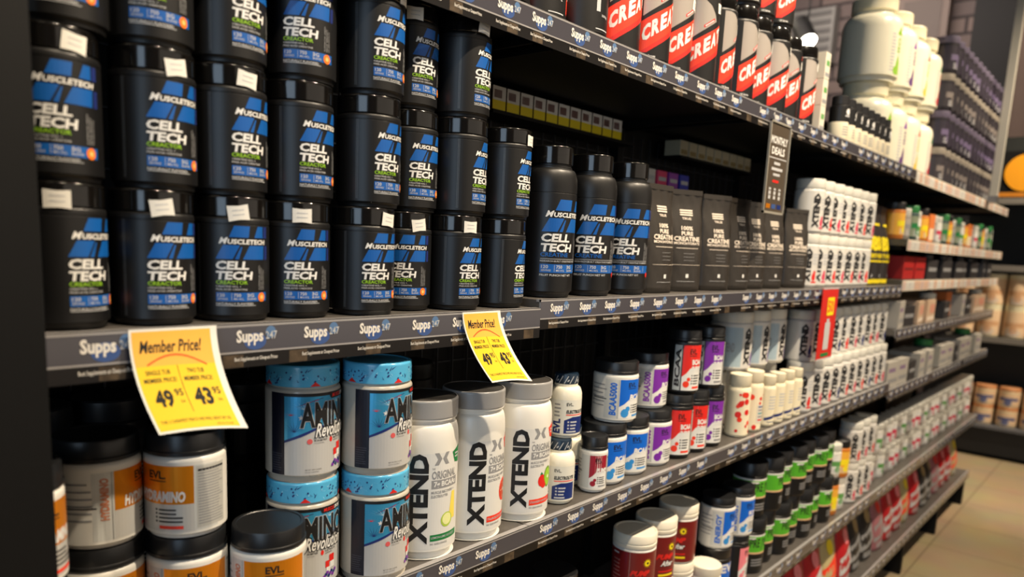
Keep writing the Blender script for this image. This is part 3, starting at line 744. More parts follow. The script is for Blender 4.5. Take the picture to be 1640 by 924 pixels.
# 12 slim floral / white bottles
def slim(key, name, floral, r=.032, h=.165, accent=NAVY):
    o = proto(key, name, 'bottle')
    lathe('body', [(r - .005, 0), *rnd(r - .004, .0005, r, .007), (r, h * .72), *rnd(r, h * .725, r - .006, h * .79, 3), (r - .006, h * .82)], CREAMP, o, seg=28)
    lathe('cap', [(r - .004, h * .82), (r - .003, h * .825), (r - .003, h - .002), (r - .006, h)], mat('ivory_cap', (234, 224, 196), .45), o, ribs=26, ribz=(h * .825, h - .002), ribd=.0008)
    d = Decal(step=.006)
    if floral:
        rr = random.Random(5 + (floral == 2))
        for k in range(30 if floral == 1 else 12): d.disc(rr.uniform(-.05, .04), rr.uniform(.015, h * .7) if k % 3 else rr.uniform(h * .45, h * .7), rr.uniform(.004, .011), RED if k % 4 else REDO, 1 + k * .05, n=9)
        if floral == 2:
            d.rect(-.02, .024, .03, .09, mat('pale_panel', (222, 216, 204), .4), 3)
            for i in range(5): d.rect(-.016, .02, .036 + i * .011, .041 + i * .011, [RED, INKG, mat('teal_ink', (60, 150, 150), .5), INKG, LOGOB][i], 4)
    else:
        d.poly([(-.03, .02), (.025, .035), (.025, .05), (-.0, .038), (-.03, .03)], accent, 1); d.lines(-.018, .02, .06, .11, 5, INKLG, 1); d.rect(-.02, .02, .014, .018, INKG, 1)
    d.build('label', on_cyl(r), o)
slim('flora1', 'collagen_bottle', 1, .037, .2); slim('flora2', 'collagen_bottle', 2, .037, .2); slim('slim', 'vitamin_bottle', 0, .029, .175)

# 13 big white protein jug
def jug(key, tint):
    o = proto(key, 'protein_jug', 'jug'); r = .123; h = .35
    lathe('body', [(r - .012, 0), *rnd(r - .012, .0005, r, .022), (r, .02), (r, .225), *rnd(r, .228, .085, .28, 7), (.083, .285), (.083, .296)], mat('glossy_cream_plastic', (234, 230, 208), .3), o)
    lathe('cap', [(.09, .296), (.094, .298), (.094, .342), *rnd(.094, .343, .088, h, 3), (.08, h)], mat('cream_cap', (236, 228, 196), .35), o, ribs=50, ribz=(.298, .342), ribd=.0012)
    d = Decal(step=.008)
    c2 = {'green': (mat('apple_green', (140, 190, 50), .5), LIME), 'purple': (mat('berry_purple', (96, 60, 120), .5), PURPLE), 'yellow': (mat('mango_yellow', (232, 190, 50), .5), REDO), 'red': (mat('cherry_red', (196, 50, 60), .5), DGREEN)}[tint]
    d.poly([(-.01, .19), (.03, .19), (.01, .225)], c2[1], 2)
    d.poly([(-.01, .03), (.035, .03), (.03, .08), (.012, .11), (0, .075)], c2[0], 2); d.disc(.0, .045, .018, c2[0], 3)
    d.text('ISO', .0, .028, .12, .18, c2[0], 2, bold=.03, rot=True); d.lines(-.04, -.015, .04, .2, 12, INKLG, 2)
    d.build('label', on_cyl(r), o)
for t in ('green', 'purple', 'yellow', 'red'): jug('jug_' + t, t)

# 14 generic small goods
def simple_tub(key, name, body, lid, band, r=.05, h=.18, cat='tub', text=None, accent=None):
    o = proto(key, name, cat)
    lathe('body', [(r - .004, 0), (r, .006), (r, h - .038), (r - .004, h - .034)], body, o, seg=24)
    lathe('lid', [(r - .002, h - .034), (r - .001, h - .032), (r - .001, h - .003), (r - .004, h)], lid, o, seg=24)
    d = Decal(step=.01)
    d.rect(-1.8 * r, 1.8 * r, .02, h - .05, band, 1)
    if accent: d.rect(-.9 * r, 1.0 * r, h * .35, h * .5, accent, 2); d.disc(0, h * .25, .35 * r, accent, 2, n=10)
    if text: d.text(text, -.7 * r, .8 * r, h * .52, h * .7, INKW, 3, bold=.04, res=1)
    d.lines(-.6 * r, .7 * r, .025, h * .3, 3, INKLG, 2)
    d.build('label', on_cyl(r), o)
simple_tub('dark_purple', 'protein_tub', mat('dark_plum_plastic', (34, 30, 38), .4), mat('lavender_lid', (98, 90, 112), .5), mat('plum_label', (46, 40, 54), .4), .06, .185, accent=mat('dim_lilac', (104, 92, 126), .5))
simple_tub('dark_white', 'protein_tub', mat('dark_plum_plastic', (34, 30, 38), .4), mat('pale_stone_lid', (150, 142, 130), .5), mat('slate_label', (52, 48, 54), .4), .06, .185, accent=mat('stone_ink', (124, 116, 112), .5))
simple_tub('black_small', 'capsule_bottle', BLACKJAR, BLACK, BLACK, .036, .13, 'bottle', accent=INKLG)
o = proto('cap_small', 'capsule_bottle', 'bottle')
lathe('body', [(.031, 0), (.034, .005), (.034, .06), (.034, .0601, 1), (.034, .115, 1), (.028, .12, 1)], [mat('ivory_cap', (234, 224, 196), .45), BLACKJAR], o, seg=24)
lathe('cap', [(.028, .12), (.029, .121), (.029, .148), (.027, .15)], BLACK, o, seg=24)
d = Decal(step=.006); d.disc(0, .095, .011, INKW, 1, n=10); d.rect(-.014, .02, .078, .083, INKLG, 1); d.lines(-.02, .024, .015, .05, 4, INKG, 1); d.build('label', on_cyl(.034), o)
simple_tub('white_red', 'supplement_tub', WHITEP, mat('pale_lid', (206, 205, 196), .35), mat('label_white', (224, 224, 220), .4), .045, .15, accent=mat('ink_rose', (204, 60, 90), .45))
simple_tub('white_green', 'supplement_tub', WHITEP, mat('pale_lid', (206, 205, 196), .35), mat('label_white', (224, 224, 220), .4), .045, .15, accent=mat('ink_leaf', (90, 150, 80), .45))
simple_tub('grey_tub', 'supplement_tub', mat('grey_tub_plastic', (150, 146, 138), .4), mat('pale_lid', (206, 205, 196), .35), mat('grey_label', (170, 164, 156), .4), .045, .15, accent=INKG)
simple_tub('amber', 'supplement_tub', mat('orange_tub', (206, 120, 40), .4), BLACK, mat('amber_label', (230, 170, 60), .4), .05, .17, accent=YEL)
simple_tub('teal', 'supplement_tub', mat('dark_teal_tub', (40, 70, 70), .4), mat('green_lid', (50, 130, 70), .4), mat('sage_label', (130, 140, 116), .4), .05, .17, accent=DGREEN)
simple_tub('black_blue', 'energy_tub', BLACKJAR, SATB, BLUE2, .056, .17, text='EVL')
simple_tub('black_plain', 'powder_tub', BLACKJAR, SATB, mat('charcoal_label', (34, 34, 38), .35), .056, .15)
simple_tub('white_violet', 'recovery_tub', WHITEP, mat('cream_white_lid', (228, 222, 204), .4), mat('violet_label', (84, 76, 150), .4), .05, .15)

def carton(key, name, w_, d_, h_, base, accents, text=None, cat='box'):
    o = proto(key, name, cat)
    b = MB(); b.box(-w_/2, w_/2, -d_/2, d_/2, 0, h_); bo = b.build('carton', base, o)
    mod = bo.modifiers.new('b', 'BEVEL'); mod.width = .0015; mod.segments = 2
    d = Decal(step=0)
    for (x0, x1, z0, z1, mm) in accents: d.rect((x0 - .5) * w_, (x1 - .5) * w_, z0 * h_, z1 * h_, mm, 1)
    if text: d.text(text[0], (text[1] - .5) * w_, (text[2] - .5) * w_, text[3] * h_, text[4] * h_, text[5], 2, bold=.04, res=1)
    d.build('label', on_flat(-d_/2 - .0002), o)
carton('bar_box', 'bar_box', .047, .08, .054, mat('brown_carton', (92, 66, 50), .5), [(.0, 1, 0, .4, YEL), (.0, 1, .4, 1, PAPER), (.1, .7, .5, .85, mat('bar_photo', (150, 96, 90), .5))])
carton('red_box', 'product_box', .2, .14, .11, mat('red_carton', (170, 28, 26), .5), [(.1, .9, .4, .5, mat('dark_red_ink', (110, 20, 20), .5))])
carton('grey_box', 'product_box', .16, .16, .13, mat('grey_carton', (170, 166, 158), .55), [(.1, .9, .2, .35, INKG), (.1, .7, .6, .75, mat('mauve_ink', (130, 110, 140), .5))])
carton('tan_box', 'product_box', .2, .15, .12, mat('tan_carton', (190, 164, 138), .55), [(.05, .95, .1, .25, mat('pale_carton_ink', (220, 206, 190), .5)), (.3, .9, .4, .8, mat('salmon_ink', (200, 140, 120), .5))])
carton('dark_box', 'product_box', .16, .15, .1, mat('dark_carton', (46, 44, 46), .5), [(.1, .9, .4, .6, INKG)])
carton('orange_bag', 'product_box', .1, .08, .15, mat('orange_carton', (214, 120, 60), .5), [(.1, .9, .1, .5, mat('cream_ink', (226, 210, 180), .5))])
carton('slim_carton', 'slim_box', .045, .09, .085, mat('ivory_carton', (206, 200, 184), .5), [(.1, .9, .1, .25, INKG), (.2, .8, .5, .7, mat('ink_leaf', (90, 150, 80), .45))])

# big bags on the lowest shelf
def bagdec(c1, c2):
    def f(d):
        d.poly([(-.08, .05), (.08, .12), (.08, .2), (-.08, .14)], c1, 2); d.disc(.0, .23, .035, c2, 2); d.lines(-.06, .06, .02, .05, 3, INKLG, 2)
    return f
pouch('bag_red', 'snack_bag', 'bag', .19, .34, .12, mat('red_foil_bag', (170, 26, 36), .35), bagdec(INKLG, PINK))
pouch('bag_pink', 'snack_bag', 'bag', .19, .3, .11, mat('dusty_pink_bag', (150, 96, 104), .4), bagdec(INKG, RED))
pouch('bag_cream', 'snack_bag', 'bag', .18, .32, .1, mat('cream_foil_bag', (176, 164, 120), .4), bagdec(REDO, YEL))
pouch('bag_black', 'snack_bag', 'bag', .19, .33, .12, mat('black_foil_bag', (34, 34, 36), .35), bagdec(INKG, mat('tan_ink', (150, 130, 90), .5)))

# ================================================================== PLACEMENT: middle shelf (B)
colr = {1: (96, 245, 371, 473, 581, 644, 726, 799), 2: (84, 246, 366, 478, 590, 654, 735, 808), 3: (90, 238, 363, 482, 596, 654, 741)}
rots = {1: (30, 8, -13, -12, 0, -28, 8, 29), 2: (-6, 6, 15, 8, 12, 0, 24, 20), 3: (-14, -10, 18, -22, 4, 6, 20)}
ROWN = {1: 'bottom row', 2: 'middle row', 3: 'top row'}
# (tilt variant, world angle of the sticker)
stk = {(1, 0): ('jar0', -18), (1, 1): ('jar1', -10), (1, 2): ('jar1', -18), (1, 3): ('jar0', -22), (1, 4): ('jar2', 12), (1, 5): ('jar1', -8), (1, 6): ('jar0', -10),
       (2, 0): ('jar2', 10), (2, 1): ('jar1', 8), (2, 2): ('jar2', 0), (2, 7): ('jar0', 20), (3, 5): ('jar0', -30), (3, 6): ('jar2', 0), (3, 4): ('jar0', 30), (3, 1): ('jar0', -15)}
JH = .1665; YC = (.067, .067, .069, .07, .058, .095, .068, .066)
for row in (1, 2, 3):
    for i, px in enumerate(colr[row]):
        z = ZB1 + .0018 + (row - 1) * JH
        X = Xof(px, YC[i], z + .08) 
        st = stk.get((row, i)); s_ = 'white price sticker' if st else 'no sticker'
        place('jar', X, YC[i], z, rots[row][i],
              f'black creatine jar with blue mark, {ROWN[row]}, {ORD[i]} from the left, {s_}', 'stacked black creatine jars', st)
for i, (px, rz) in enumerate(((876, -12), (942, -31), (1000, -40))):
    place('bottle', Xof(px, .068, ZB2 + .1), .07, ZB2 + .0018, rz, f'tall round-shouldered black creatine bottle, {("left one, touching the jar stack", "middle one of three", "right one, beside the black pouches")[i]}', 'tall black creatine bottles')
pk = [(1046, .07, 12), (1075, .11, -4), (1092, .065, -6), (1140, .07, -4), (1172, .08, 8), (1190, .12, 0), (1203, .07, -4), (1231, .075, 0), (1266, .08, -6)]
pk = [(1048, .075, 6), (1090, .065, -3), (1135, .08, 2), (1172, .09, 10), (1203, .075, -5), (1232, .08, 6), (1266, .078, -4)]
xs = [Xof(q, .08, ZB2 + .13) for q in (1046, 1093, 1140, 1174, 1204, 1231, 1266)]; PR = (-4, -24, -20, -8, -14, -14, -22)
for i, x in enumerate(xs):
    place('pouch', x, .07 + (i * 5 % 3) * .006, ZB2 + .0018, PR[i], f'black creatine pouch with beige print, {ORD[i]} from the tall black bottles', 'black creatine pouches')
for lv in (0, 1):
    for i in range(7):
        place(('wt_red', 'wt_pink')[(i + lv) % 2], 2.742 + i * .1048, .078 + .002 * (i % 2), ZB2 + .0018 + lv * .1915, -36 + (i * 37 + lv * 11) % 17, f'white tub with upright lettering, {("lower", "upper")[lv]} tier, {ORD[i]} from the black pouches', 'white powder tubs on the middle shelf')
for i in range(3):
    place('yellowpouch', 3.506 + i * .124, .1, ZB2 + .0018, -8 + i * 5, f'dark protein pouch with big yellow lettering, {ORD[i]} from the white tubs', 'yellow-lettered pouches')
# cartons of bars on the rack behind the top of this bay
b = MB(); b.box(1.36, 2.0, .355, .44, 2.148, 2.156); upart(b, 'back_ledge', DARKM)
for i in range(11):
    place('bar_box', 1.385 + i * .052, .4, 2.1575, 0, f'small yellow-edged snack bar carton on the back ledge, {ORD[i]} from the left', 'bar cartons on the back ledge')
for j, (x0, x1, z) in enumerate(((2.07, 2.46, 2.045), (2.30, 2.90, 2.158))):
    b = MB(); b.box(x0, x1, .36, .44, z - .008, z); upart(b, 'back_ledge', DARKM)
for i, (kk, cc) in enumerate((('bar_pale', 'white'), ('bar_pink', 'pink'), ('bar_violet', 'violet'), ('bar_blue', 'blue'))):  # blocks added in place of small coloured lights glowing behind the pouches
    col_ = dict(white=(214, 210, 204), pink=(226, 60, 110), violet=(150, 60, 170), blue=(40, 50, 170))[cc]
    carton(kk, 'bar_box', .06, .06, .05, mat('carton_' + cc, col_, .5), [(.1, .9, .35, .6, INKLG)])
    place(kk, 2.13 + i * .075, .4, 2.0465, 0, f'small {cc} carton on the dark ledge behind the creatine pouches', 'small coloured cartons on the ledge')
carton('pale_bar', 'bar_box', .055, .06, .05, mat('carton_straw', (190, 180, 150), .5), [(.1, .9, .1, .4, mat('straw_ink', (150, 130, 80), .5))])
for i in range(9): place('pale_bar', 2.335 + i * .064, .4, 2.1595, 0, f'small straw-coloured carton on the high back ledge, {ORD[i]} from the left', 'straw-coloured cartons on the back ledge')
for i in range(3):
    place('slim_carton', 2.14 + i * .055, .385, ZB2 + .0018, 0, f'slim ivory carton behind the black pouches, {ORD[i]} from the left', 'slim cartons behind the pouches')

# ================================================================== shelf below (C)
Z2 = ZC + .0018
evp = [(.250, 2, 30, -15, .062), (.372, 2, 50, 20, .142), (.474, 2, -64, -10, .1), (.570, 1, -20, 0, .042)]
for i, (x, n, ra, rb, ey) in enumerate(evp):
    for lv in range(n):
        place('evl_orange', x, ey, Z2 + lv * .1475, ra if lv == n - 1 else rb, f'orange-labelled amino tub, {ORD[i]} from the left post, ' + (('lower of its stack', 'upper of its stack')[lv] if n == 2 else 'standing alone in front'), 'orange-labelled amino tubs')
for i, (px, ra, rb, ay) in enumerate(((.669, -3, -18, .103), (.781, 9, 4, .056))):
    for lv in (0, 1):
        place('amino', px, ay, Z2 + lv * .186, (rb, ra)[lv], f'blue amino tub with patterned lid, {("lower", "upper")[lv]} one of the {("left", "right")[i]} stack', 'stacked blue-lidded amino tubs')
for i, (px, k, rz, f) in enumerate(((.904, 'wb_lime', -13, 'lime picture and green band'), (1.034, 'wb_orange', 0, 'blood orange picture and red band'), (1.184, 'wb_kiwi', -14, 'strawberry and kiwi picture'))):
    place(k, px, .072, Z2, rz, f'large white drink powder bottle with upright black lettering, {f}', 'large white powder bottles')
el = [(894, .06, 0, -38, 'lower left one beside the large white bottle'), (911, .125, 0, -36, 'lower right one beside the small red jar'), (905, .07, 1, -20, 'standing on top of the other two')]
for px, y, lv, rz, f in el:
    place('electro', Xof(px, y, Z2 + .07 + lv * .145), y, Z2 + lv * .1455, rz, f'small ivory electrolyte bottle with patterned cap, {f}', 'small electrolyte bottles')
place('red_small', Xof(950, .05, Z2 + .07), .05, Z2, -30, 'small crimson-labelled supplement jar with black lid beside the electrolyte bottles')
bc = [(966, .08, 0, 'evl_blue', -14, 'lower, nearest the crimson jar'), (1003, .085, 0, 'evl_blue', -26, 'lower, between another blue tub and a purple one'), (1041, .085, 0, 'evl_purple', -12, 'lower one, beside the red tubs'),
      (985, .078, 1, 'evl_blue', -6, 'topmost, above two blue tubs'), (1036, .115, 1, 'evl_purple', -3, 'topmost, beside the upper blue tub')]
for px, y, lv, k, rz, f in bc:
    place(k, Xof(px, y, Z2 + .07 + lv * .15), y, Z2 + lv * .1505, rz, f'white amino tub with {"blue" if "blue" in k else "purple"} label, {f}', 'white amino tubs')
en = [(1081, 0, 'en_red', -36, 'lower tier beside the purple amino tub'), (1107, 0, 'en_red', -34, 'lower tier, second one along'), (1132, 0, 'en_purple', -30, 'lower tier beside the floral bottle'),
      (1094, 1, 'en_red', -24, 'upper tier'), (1133, 1, 'en_purple', -34, 'upper tier')]
for px, lv, k, rz, f in en:
    ey = .07
    place(k, Xof(px, ey, Z2 + .09 + lv * .18), ey, Z2 + lv * .1805, rz, f'black energy powder tub with {"red" if "red" in k else "purple"} label, {f}', 'black energy tubs')
place('flora1', 2.235, .05, Z2, 10, 'slim cream bottle covered in red flowers beside the purple tubs', 'floral bottles')
place('flora2', 2.345, .055, Z2, 0, 'slim cream bottle with red flowers and a striped panel', 'floral bottles')
for i in range(4): place('slim', 2.45 + i * .083, .045, Z2, -14 + 5 * i, f'slim white vitamin bottle with navy swoosh, {ORD[i]} from the floral bottles', 'slim white bottles')
# rear tier under the raised tubs
for i in range(5): place('wt_red', 2.27 + i * .107, .17, Z2, 0, f'plain pale tub half hidden behind the slim bottles, {ORD[i]} from the left', 'pale tubs behind the slim bottles')
for o_ in []: pass
for i in range(3): place('wt_big', 2.31 + i * .142, .13, Z2 + .2003, -4 + i * 3, f'wide white powder tub with upright lettering on the rear tier, {ORD[i]} from the purple tub', 'wide white tubs on the rear tier')
for i in range(10):
    x = 2.80 + i * .108
    if x > 3.8: break
    place(('wt_red', 'wt_pink', 'wt_red', 'wt_blue')[i % 4], x, .065, Z2, -36 + (i * 29) % 15, f'white tub with upright lettering, lower front row, {ORD[i]} from the slim vitamin bottles', 'white powder tubs on the second shelf')
    place(('wt_blue', 'wt_red', 'wt_pink')[i % 3], x + .01, .085, Z2 + .1905, -36 + (i * 23) % 15, f'white tub with upright lettering, raised tier, {ORD[i]} beyond the three wide tubs', 'white powder tubs on the second shelf')
# dark goods at the back, left
bk = [(.35, .33), (.465, .34), (.59, .32), (.7, .35), (.83, .34), (.96, .33), (1.1, .34)]
for i, (x, y) in enumerate(bk):
    for lv in (0, 1):
        place('black_plain', x, y, Z2 + lv * .151, 20 * i, f'plain black tub at the shadowy back, {("lower", "upper")[lv]} tier, {ORD[i]} from the left post', 'black tubs at the back')

# ================================================================== fourth shelf (D)
Z3 = ZD + .0018
for lv in (0, 1):
    place('black_blue', 1.375, .1, Z3 + lv * .1705, 150, f'black lidded tub under the price rail, {("lower", "upper")[lv]} of a stack of two', 'black tubs under the rail'); 
for i, (px, x) in enumerate(((1018, 1.72), (1052, 1.85), (1088, 1.985))):
    for lv in (0, 1):
        y = .075 + .015 * i
        place('maroon', Xof(px, y, Z3 + .09 + .27), y, Z3 + lv * .1825, (-38, -26, -62)[i], f'maroon recovery tub with white lid, {ORD[i]} stack from the left, {("lower", "upper")[lv]}', 'maroon recovery tubs')
place('white_violet', Xof(1130, .05, Z3 + .14), .05, Z3, 0, 'cream lidded tub with violet label below the blue energy tubs')
for i, (px, k0) in enumerate(((1148, 'black_blue'), (1180, 'en_pink'))):
    X = Xof(px, .08 + .0 * i, Z3 + .25); X = (2.245, 2.375)[i] if False else X
    place(k0, X, .08, Z3, 0, ('black lidded tub with royal blue label under the blue energy tub', 'black lidded tub with pink label under the blue energy tub')[i])
    place('en_blue', X, .08, Z3 + .1705, (-4, -16)[i], f'white energy tub with blue label and black lid, {("nearer", "farther")[i]} of the two on top', 'blue energy tubs')
gx = [2.50 + i * .12 for i in range(7)]
for i, x in enumerate(gx):
    for lv in (0, 1):
        place('green', x, .08 + .015 * ((i + lv) % 2), Z3 + lv * .2005, -30 + (i * 31 + lv * 7) % 40, f'black pre-workout tub with bright green band, {("lower", "upper")[lv]} tier, {ORD[i]} from the blue tubs', 'green-banded tubs')
for i in range(2):
    for lv in (0, 1):
        place(('amber', 'white_green')[(i + lv) % 2], 3.335 + i * .105, .08, Z3 + lv * (.1505 if i else .1705), -20, f'small mixed supplement tub beside the green-banded tubs, {("lower", "upper")[lv]}, {ORD[i]} one', 'mixed small tubs')
for i in range(3):
    for lv in (0, 1): place(('wt_pink', 'wt_red')[(i + lv) % 2], 3.585 + i * .108, .075, Z3 + lv * .1905, -36 + i * 4, f'white tub on the fourth shelf, {("lower", "upper")[lv]} tier, {ORD[i]} from the mixed tubs', 'white tubs on the fourth shelf')
# ================================================================== lowest shelf (E)
rr = random.Random(4)
for i in range(26):
    x = 2.3 + i * .2
    if x > 6.4: break
    k = ('bag_red', 'bag_red', 'bag_pink', 'bag_black', 'bag_cream', 'bag_red', 'bag_black')[(i * 3) % 7]
    place(k, x, .1 + rr.random() * .02, ZE + .0018, rr.uniform(-4, 4), f'{dict(bag_red="red", bag_pink="dusty pink", bag_black="black", bag_cream="cream")[k]} foil bag standing on the lowest shelf, {ORD[i]} from the near end', 'foil bags on the lowest shelf')

# ================================================================== top shelf (A)
sx = [1.06, 1.18, 1.31, 1.45, Xof(1022, .075, ZA + .1), Xof(1062, .09, ZA + .1), Xof(1098, .08, ZA + .1), Xof(1122, .09, ZA + .1), Xof(1148, .07, ZA + .1), Xof(1181, .09, ZA + .1), Xof(1205, .08, ZA + .1), Xof(1234, .085, ZA + .1), Xof(1266, .07, ZA + .1)]
srot = [80, 75, 85, -22, -20, -12, -34, 8, -2, -16, -20, -34, -2]
sx[4:] = [max(v, sx[3] + .118 * (j + 1)) for j, v in enumerate(sx[4:])]
for i, x in enumerate(sx):
    for lv in (0, 1):
        if lv and (i < 2 or i > 10): continue
        place('sail', x, .075 + .008 * (i % 2), ZA + .0018 + lv * .2475, srot[i] + (lv * 9 - 4), f'red and silver marked creatine tub, {("lower", "upper")[lv]} tier, {ORD[i]} from the near end', 'red and silver creatine tubs', (('tub0', 'tub1')[i % 2], 14 + (i * 17) % 20) if not lv else None)
x = max(sx) + .1
for lv in range(3): place('slim_carton', x + .02, .07, ZA + .0018 + lv * .0855, 0, f'slim ivory carton in the upright pile on the top shelf, {("lowest", "middle", "topmost")[lv]}', 'pile of slim cartons')
for i in range(8): place('cap_small', 2.83 + i * .077, .037, ZA + .0018, (i * 23) % 30 - 10, f'black and ivory capsule bottle before the jugs, {ORD[i]} from the carton pile', 'small capsule bottles')
for i, t in enumerate(('green', 'purple', 'yellow', 'red')):
    for lv in (0, 1):
        place('jug_' + t, 3.62 + i * .253, .2, ZA + .0018 + lv * .3505, -12 + 4 * i, f'big cream protein jug with {t} print, {("lower", "upper")[lv]} of its stack', 'big cream protein jugs')
for lv in range(4):
    for i in range(15):
        place('dark_purple' if lv % 2 else 'dark_white', 4.535 + i * .125, .1, ZA + .0018 + lv * .1855, (i * 41) % 50, f'dark plum protein tub, {("lowest", "second", "third", "topmost")[lv]} tier, {ORD[i]} past the cream jugs', 'dark plum tubs on the far top shelf')

# ================================================================== far bays
rr = random.Random(9)
def fill(z, x0, x1, kinds, desc, group, y=.09, step=.12, levels=1, hh=.15):
    x = x0; i = 0
    while x < x1:
        for lv in range(levels):
            k = kinds[(i + lv) % len(kinds)]
            nm = {'box': 'box', 'tub': 'tub', 'bottle': 'bottle', 'pouch': 'pouch'}[PROTO[k]['category']]
            look = LOOK[k]
            place(k, x, y + rr.random() * .01, z + .0018 + lv * (hh + .001), rr.uniform(-6, 6), f'{look} {nm} on {desc}, {ORD[i]} from its near end' + (f', {("bottom", "second", "third")[lv]} tier' if levels > 1 else ''), group)
        x += step; i += 1
LOOK = dict(amber='orange and yellow', teal='dark teal green-lidded', grey_tub='plain pale grey', white_red='white pink-marked', white_green='white green-marked', grey_box='grey printed', tan_box='tan printed', dark_box='dark printed', orange_bag='small orange', red_box='plain red', black_small='small black', wt_pink='white lettered', wt_red='white lettered', yellowpouch='yellow-lettered')
fill(1.945, 3.92, 6.45, ['amber', 'grey_tub', 'teal', 'white_green', 'amber', 'orange_bag', 'grey_tub', 'white_red', 'teal'], 'the upper far shelf', 'goods on the upper far shelf', step=.118, hh=.17)
place('red_box', 4.05, .1, 1.757, 0, 'plain red carton on the narrow far shelf, nearer one', 'red cartons'); place('red_box', 4.28, .1, 1.757, 0, 'plain red carton on the narrow far shelf, farther one', 'red cartons')
fill(1.755, 4.52, 6.4, ['dark_box', 'black_small', 'dark_box', 'black_small', 'dark_box'], 'the narrow far shelf', 'goods on the narrow far shelf', step=.17, hh=.1)
fill(1.52, 3.95, 6.4, ['grey_box', 'dark_box', 'tan_box', 'tan_box', 'white_green', 'dark_box', 'orange_bag'], 'the far shelf at eye height', 'goods on the far shelf at eye height', step=.215, hh=.13)
fill(1.225, 3.95, 6.4, ['grey_box', 'grey_box', 'dark_box', 'grey_box', 'grey_box', 'teal'], 'the far shelf below eye height', 'goods on the far shelf below eye height', step=.19, hh=.13, levels=1)
fill(ZD, 3.93, 6.45, ['white_red', 'grey_tub', 'white_green', 'grey_tub', 'white_red'], 'the far fourth shelf', 'pale tubs on the far fourth shelf', step=.1, levels=2, hh=.15)

# ================================================================== signs and tickets
# yellow member price tickets: paper that curls out at the lower edge
def ticket(name, X0, z1, W, H, lean, curl, label):
    def S(x, y, e):
        v = -y / H; u = x / W
        return (x + lean * v ** 1.4 - .004 * sin(v * 3), -.004 - curl * v ** 1.6 - .012 * u * v - e, y - .006 * u * v + .003 * sin(u * 3.1) * v)
    o = empty(name); o.location = (X0, -.002, z1); tag(o, label, 'price ticket', 'yellow member price tickets')
    d = Decal(step=.008); 
    PY = mat('ticket_yellow', (246, 200, 34), .5); PO = mat('ticket_amber', (240, 178, 70), .5)
    n = 12
    d.rect(0, W, -H, 0, PAPER, 0, ysteps=n)
    m_ = .003
    d.rect(m_, W * .92, -H * .36, -m_, PO, 1, ysteps=5); d.rect(m_, W * .92, -H + m_, -H * .36, PY, 1, ysteps=8)
    f = lambda a: a * W * .95
    g = lambda a: -a * H
    T = lambda s_, a, b_, t, bt, mm, **k: d.text(s_, f(a), f(b_), g(bt), g(t), mm, 2, **k)
    T('Member Price!', .1, .84, .11, .235, INKD, bold=.02, shear=.3)
    pts = [(.16 + .7 * k / 10, .36 - .11 * sin(pi * (k + .6) / 10.6)) for k in range(11)]
    for (a0, t0), (a1, t1) in zip(pts, pts[1:]): d.poly([(f(a0), g(t0)), (f(a1), g(t1)), (f(a1), g(t1 + .018)), (f(a0), g(t0 + .018))], mat('ticket_red', (206, 84, 30), .5), 2)
    T('SINGLE TUB', .12, .4, .4, .445, INKD, bold=.01); T('MEMBER PRICE!', .08, .45, .475, .52, INKD, bold=.01)
    T('TWO TUB', .6, .8, .4, .445, INKD, bold=.01); T('MEMBER PRICE!', .54, .88, .475, .52, INKD, bold=.01)
    d.rect(f(.495), f(.502), g(.82), g(.36), INKD, 2, ysteps=4)
    T('49', .13, .34, .59, .76, INKD, bold=.04); T('95', .37, .47, .59, .66, INKD, bold=.02); T('EA', .41, .46, .7, .725, INKD)
    T('43', .58, .8, .59, .76, INKD, bold=.04); T('95', .82, .92, .59, .66, INKD, bold=.02); T('EA', .86, .91, .7, .725, INKD)
    T('THE 2 CHEAPEST PRICE WE WILL BEAT BY 5%', .08, .9, .88, .91, INKD); T('SEE IN STORE', .7, .9, .94, .955, INKD)
    pp = d.build('paper', S, o)
    # thickness: back sheet
    q = Decal(step=.008, eps=-.0004); q.rect(0, W, -H, 0, PAPER, 1, ysteps=n); bb = q.build('paper_back', S, o)
ticket('price_ticket', .3600, 1.7165, .108, .124, .020, .030, 'yellow member price ticket hanging from the rail nearest the left post')
ticket('price_ticket', .9150, 1.7160, .098, .124, .048, .034, 'yellow member price ticket hanging above the large white bottles')
# monthly deals sign
o = empty('hanging_sign'); o.location = (2.12, -.012, ZA - .035); tag(o, 'narrow framed dark monthly deals sign hanging from the top shelf', 'sign')
W, H = .15, .26
b = MB()
for q in ((0, W, -.006, 0, -.005, 0), (0, W, -.006, 0, -H, -H + .006), (0, .005, -.006, 0, -H, 0), (W - .005, W, -.006, 0, -H, 0)): b.box(*q)
b.build('frame', mat('silver_frame', (172, 168, 156), .35, metal=.3), o)
d = Decal(step=0); d.rect(.005, W - .005, -H + .006, -.005, mat('sign_bronze', (74, 64, 52), .45), 0)
d.text('MONTHLY', .015, W - .015, -.062, -.04, INKW, 2, bold=.03); d.text('DEALS', .025, W - .03, -.092, -.07, INKW, 2, bold=.03); d.rect(.012, W - .012, -.103, -.1, INKLG, 2)
d.rect(.05, .095, -.12, -.112, INKLG, 2); d.rect(.035, .115, -.136, -.128, INKLG, 2); d.rect(.05, .1, -.151, -.144, INKLG, 2); d.rect(.05, .095, -.17, -.163, RED, 2)
for k in range(3):
    for j, hh in enumerate((.006, .01, .01)): d.rect(.03 + k * .036, .045 + k * .036, -.192 - j * .013, -.192 - j * .013 + hh, INKLG, 2)
for k in range(3): d.rect(.02 + k * .04, .05 + k * .04, -.245, -.232, (FOILO, LOGOB, NAVY)[k], 2)
d.build('sign_face', on_flat(-.003), o)
b = MB(); b.cyl((.03, -.003, -.002), (.03, .005, .02), .002, 6); b.cyl((.12, -.003, -.002), (.12, .005, .02), .002, 6); b.build('hook', STEEL, o)
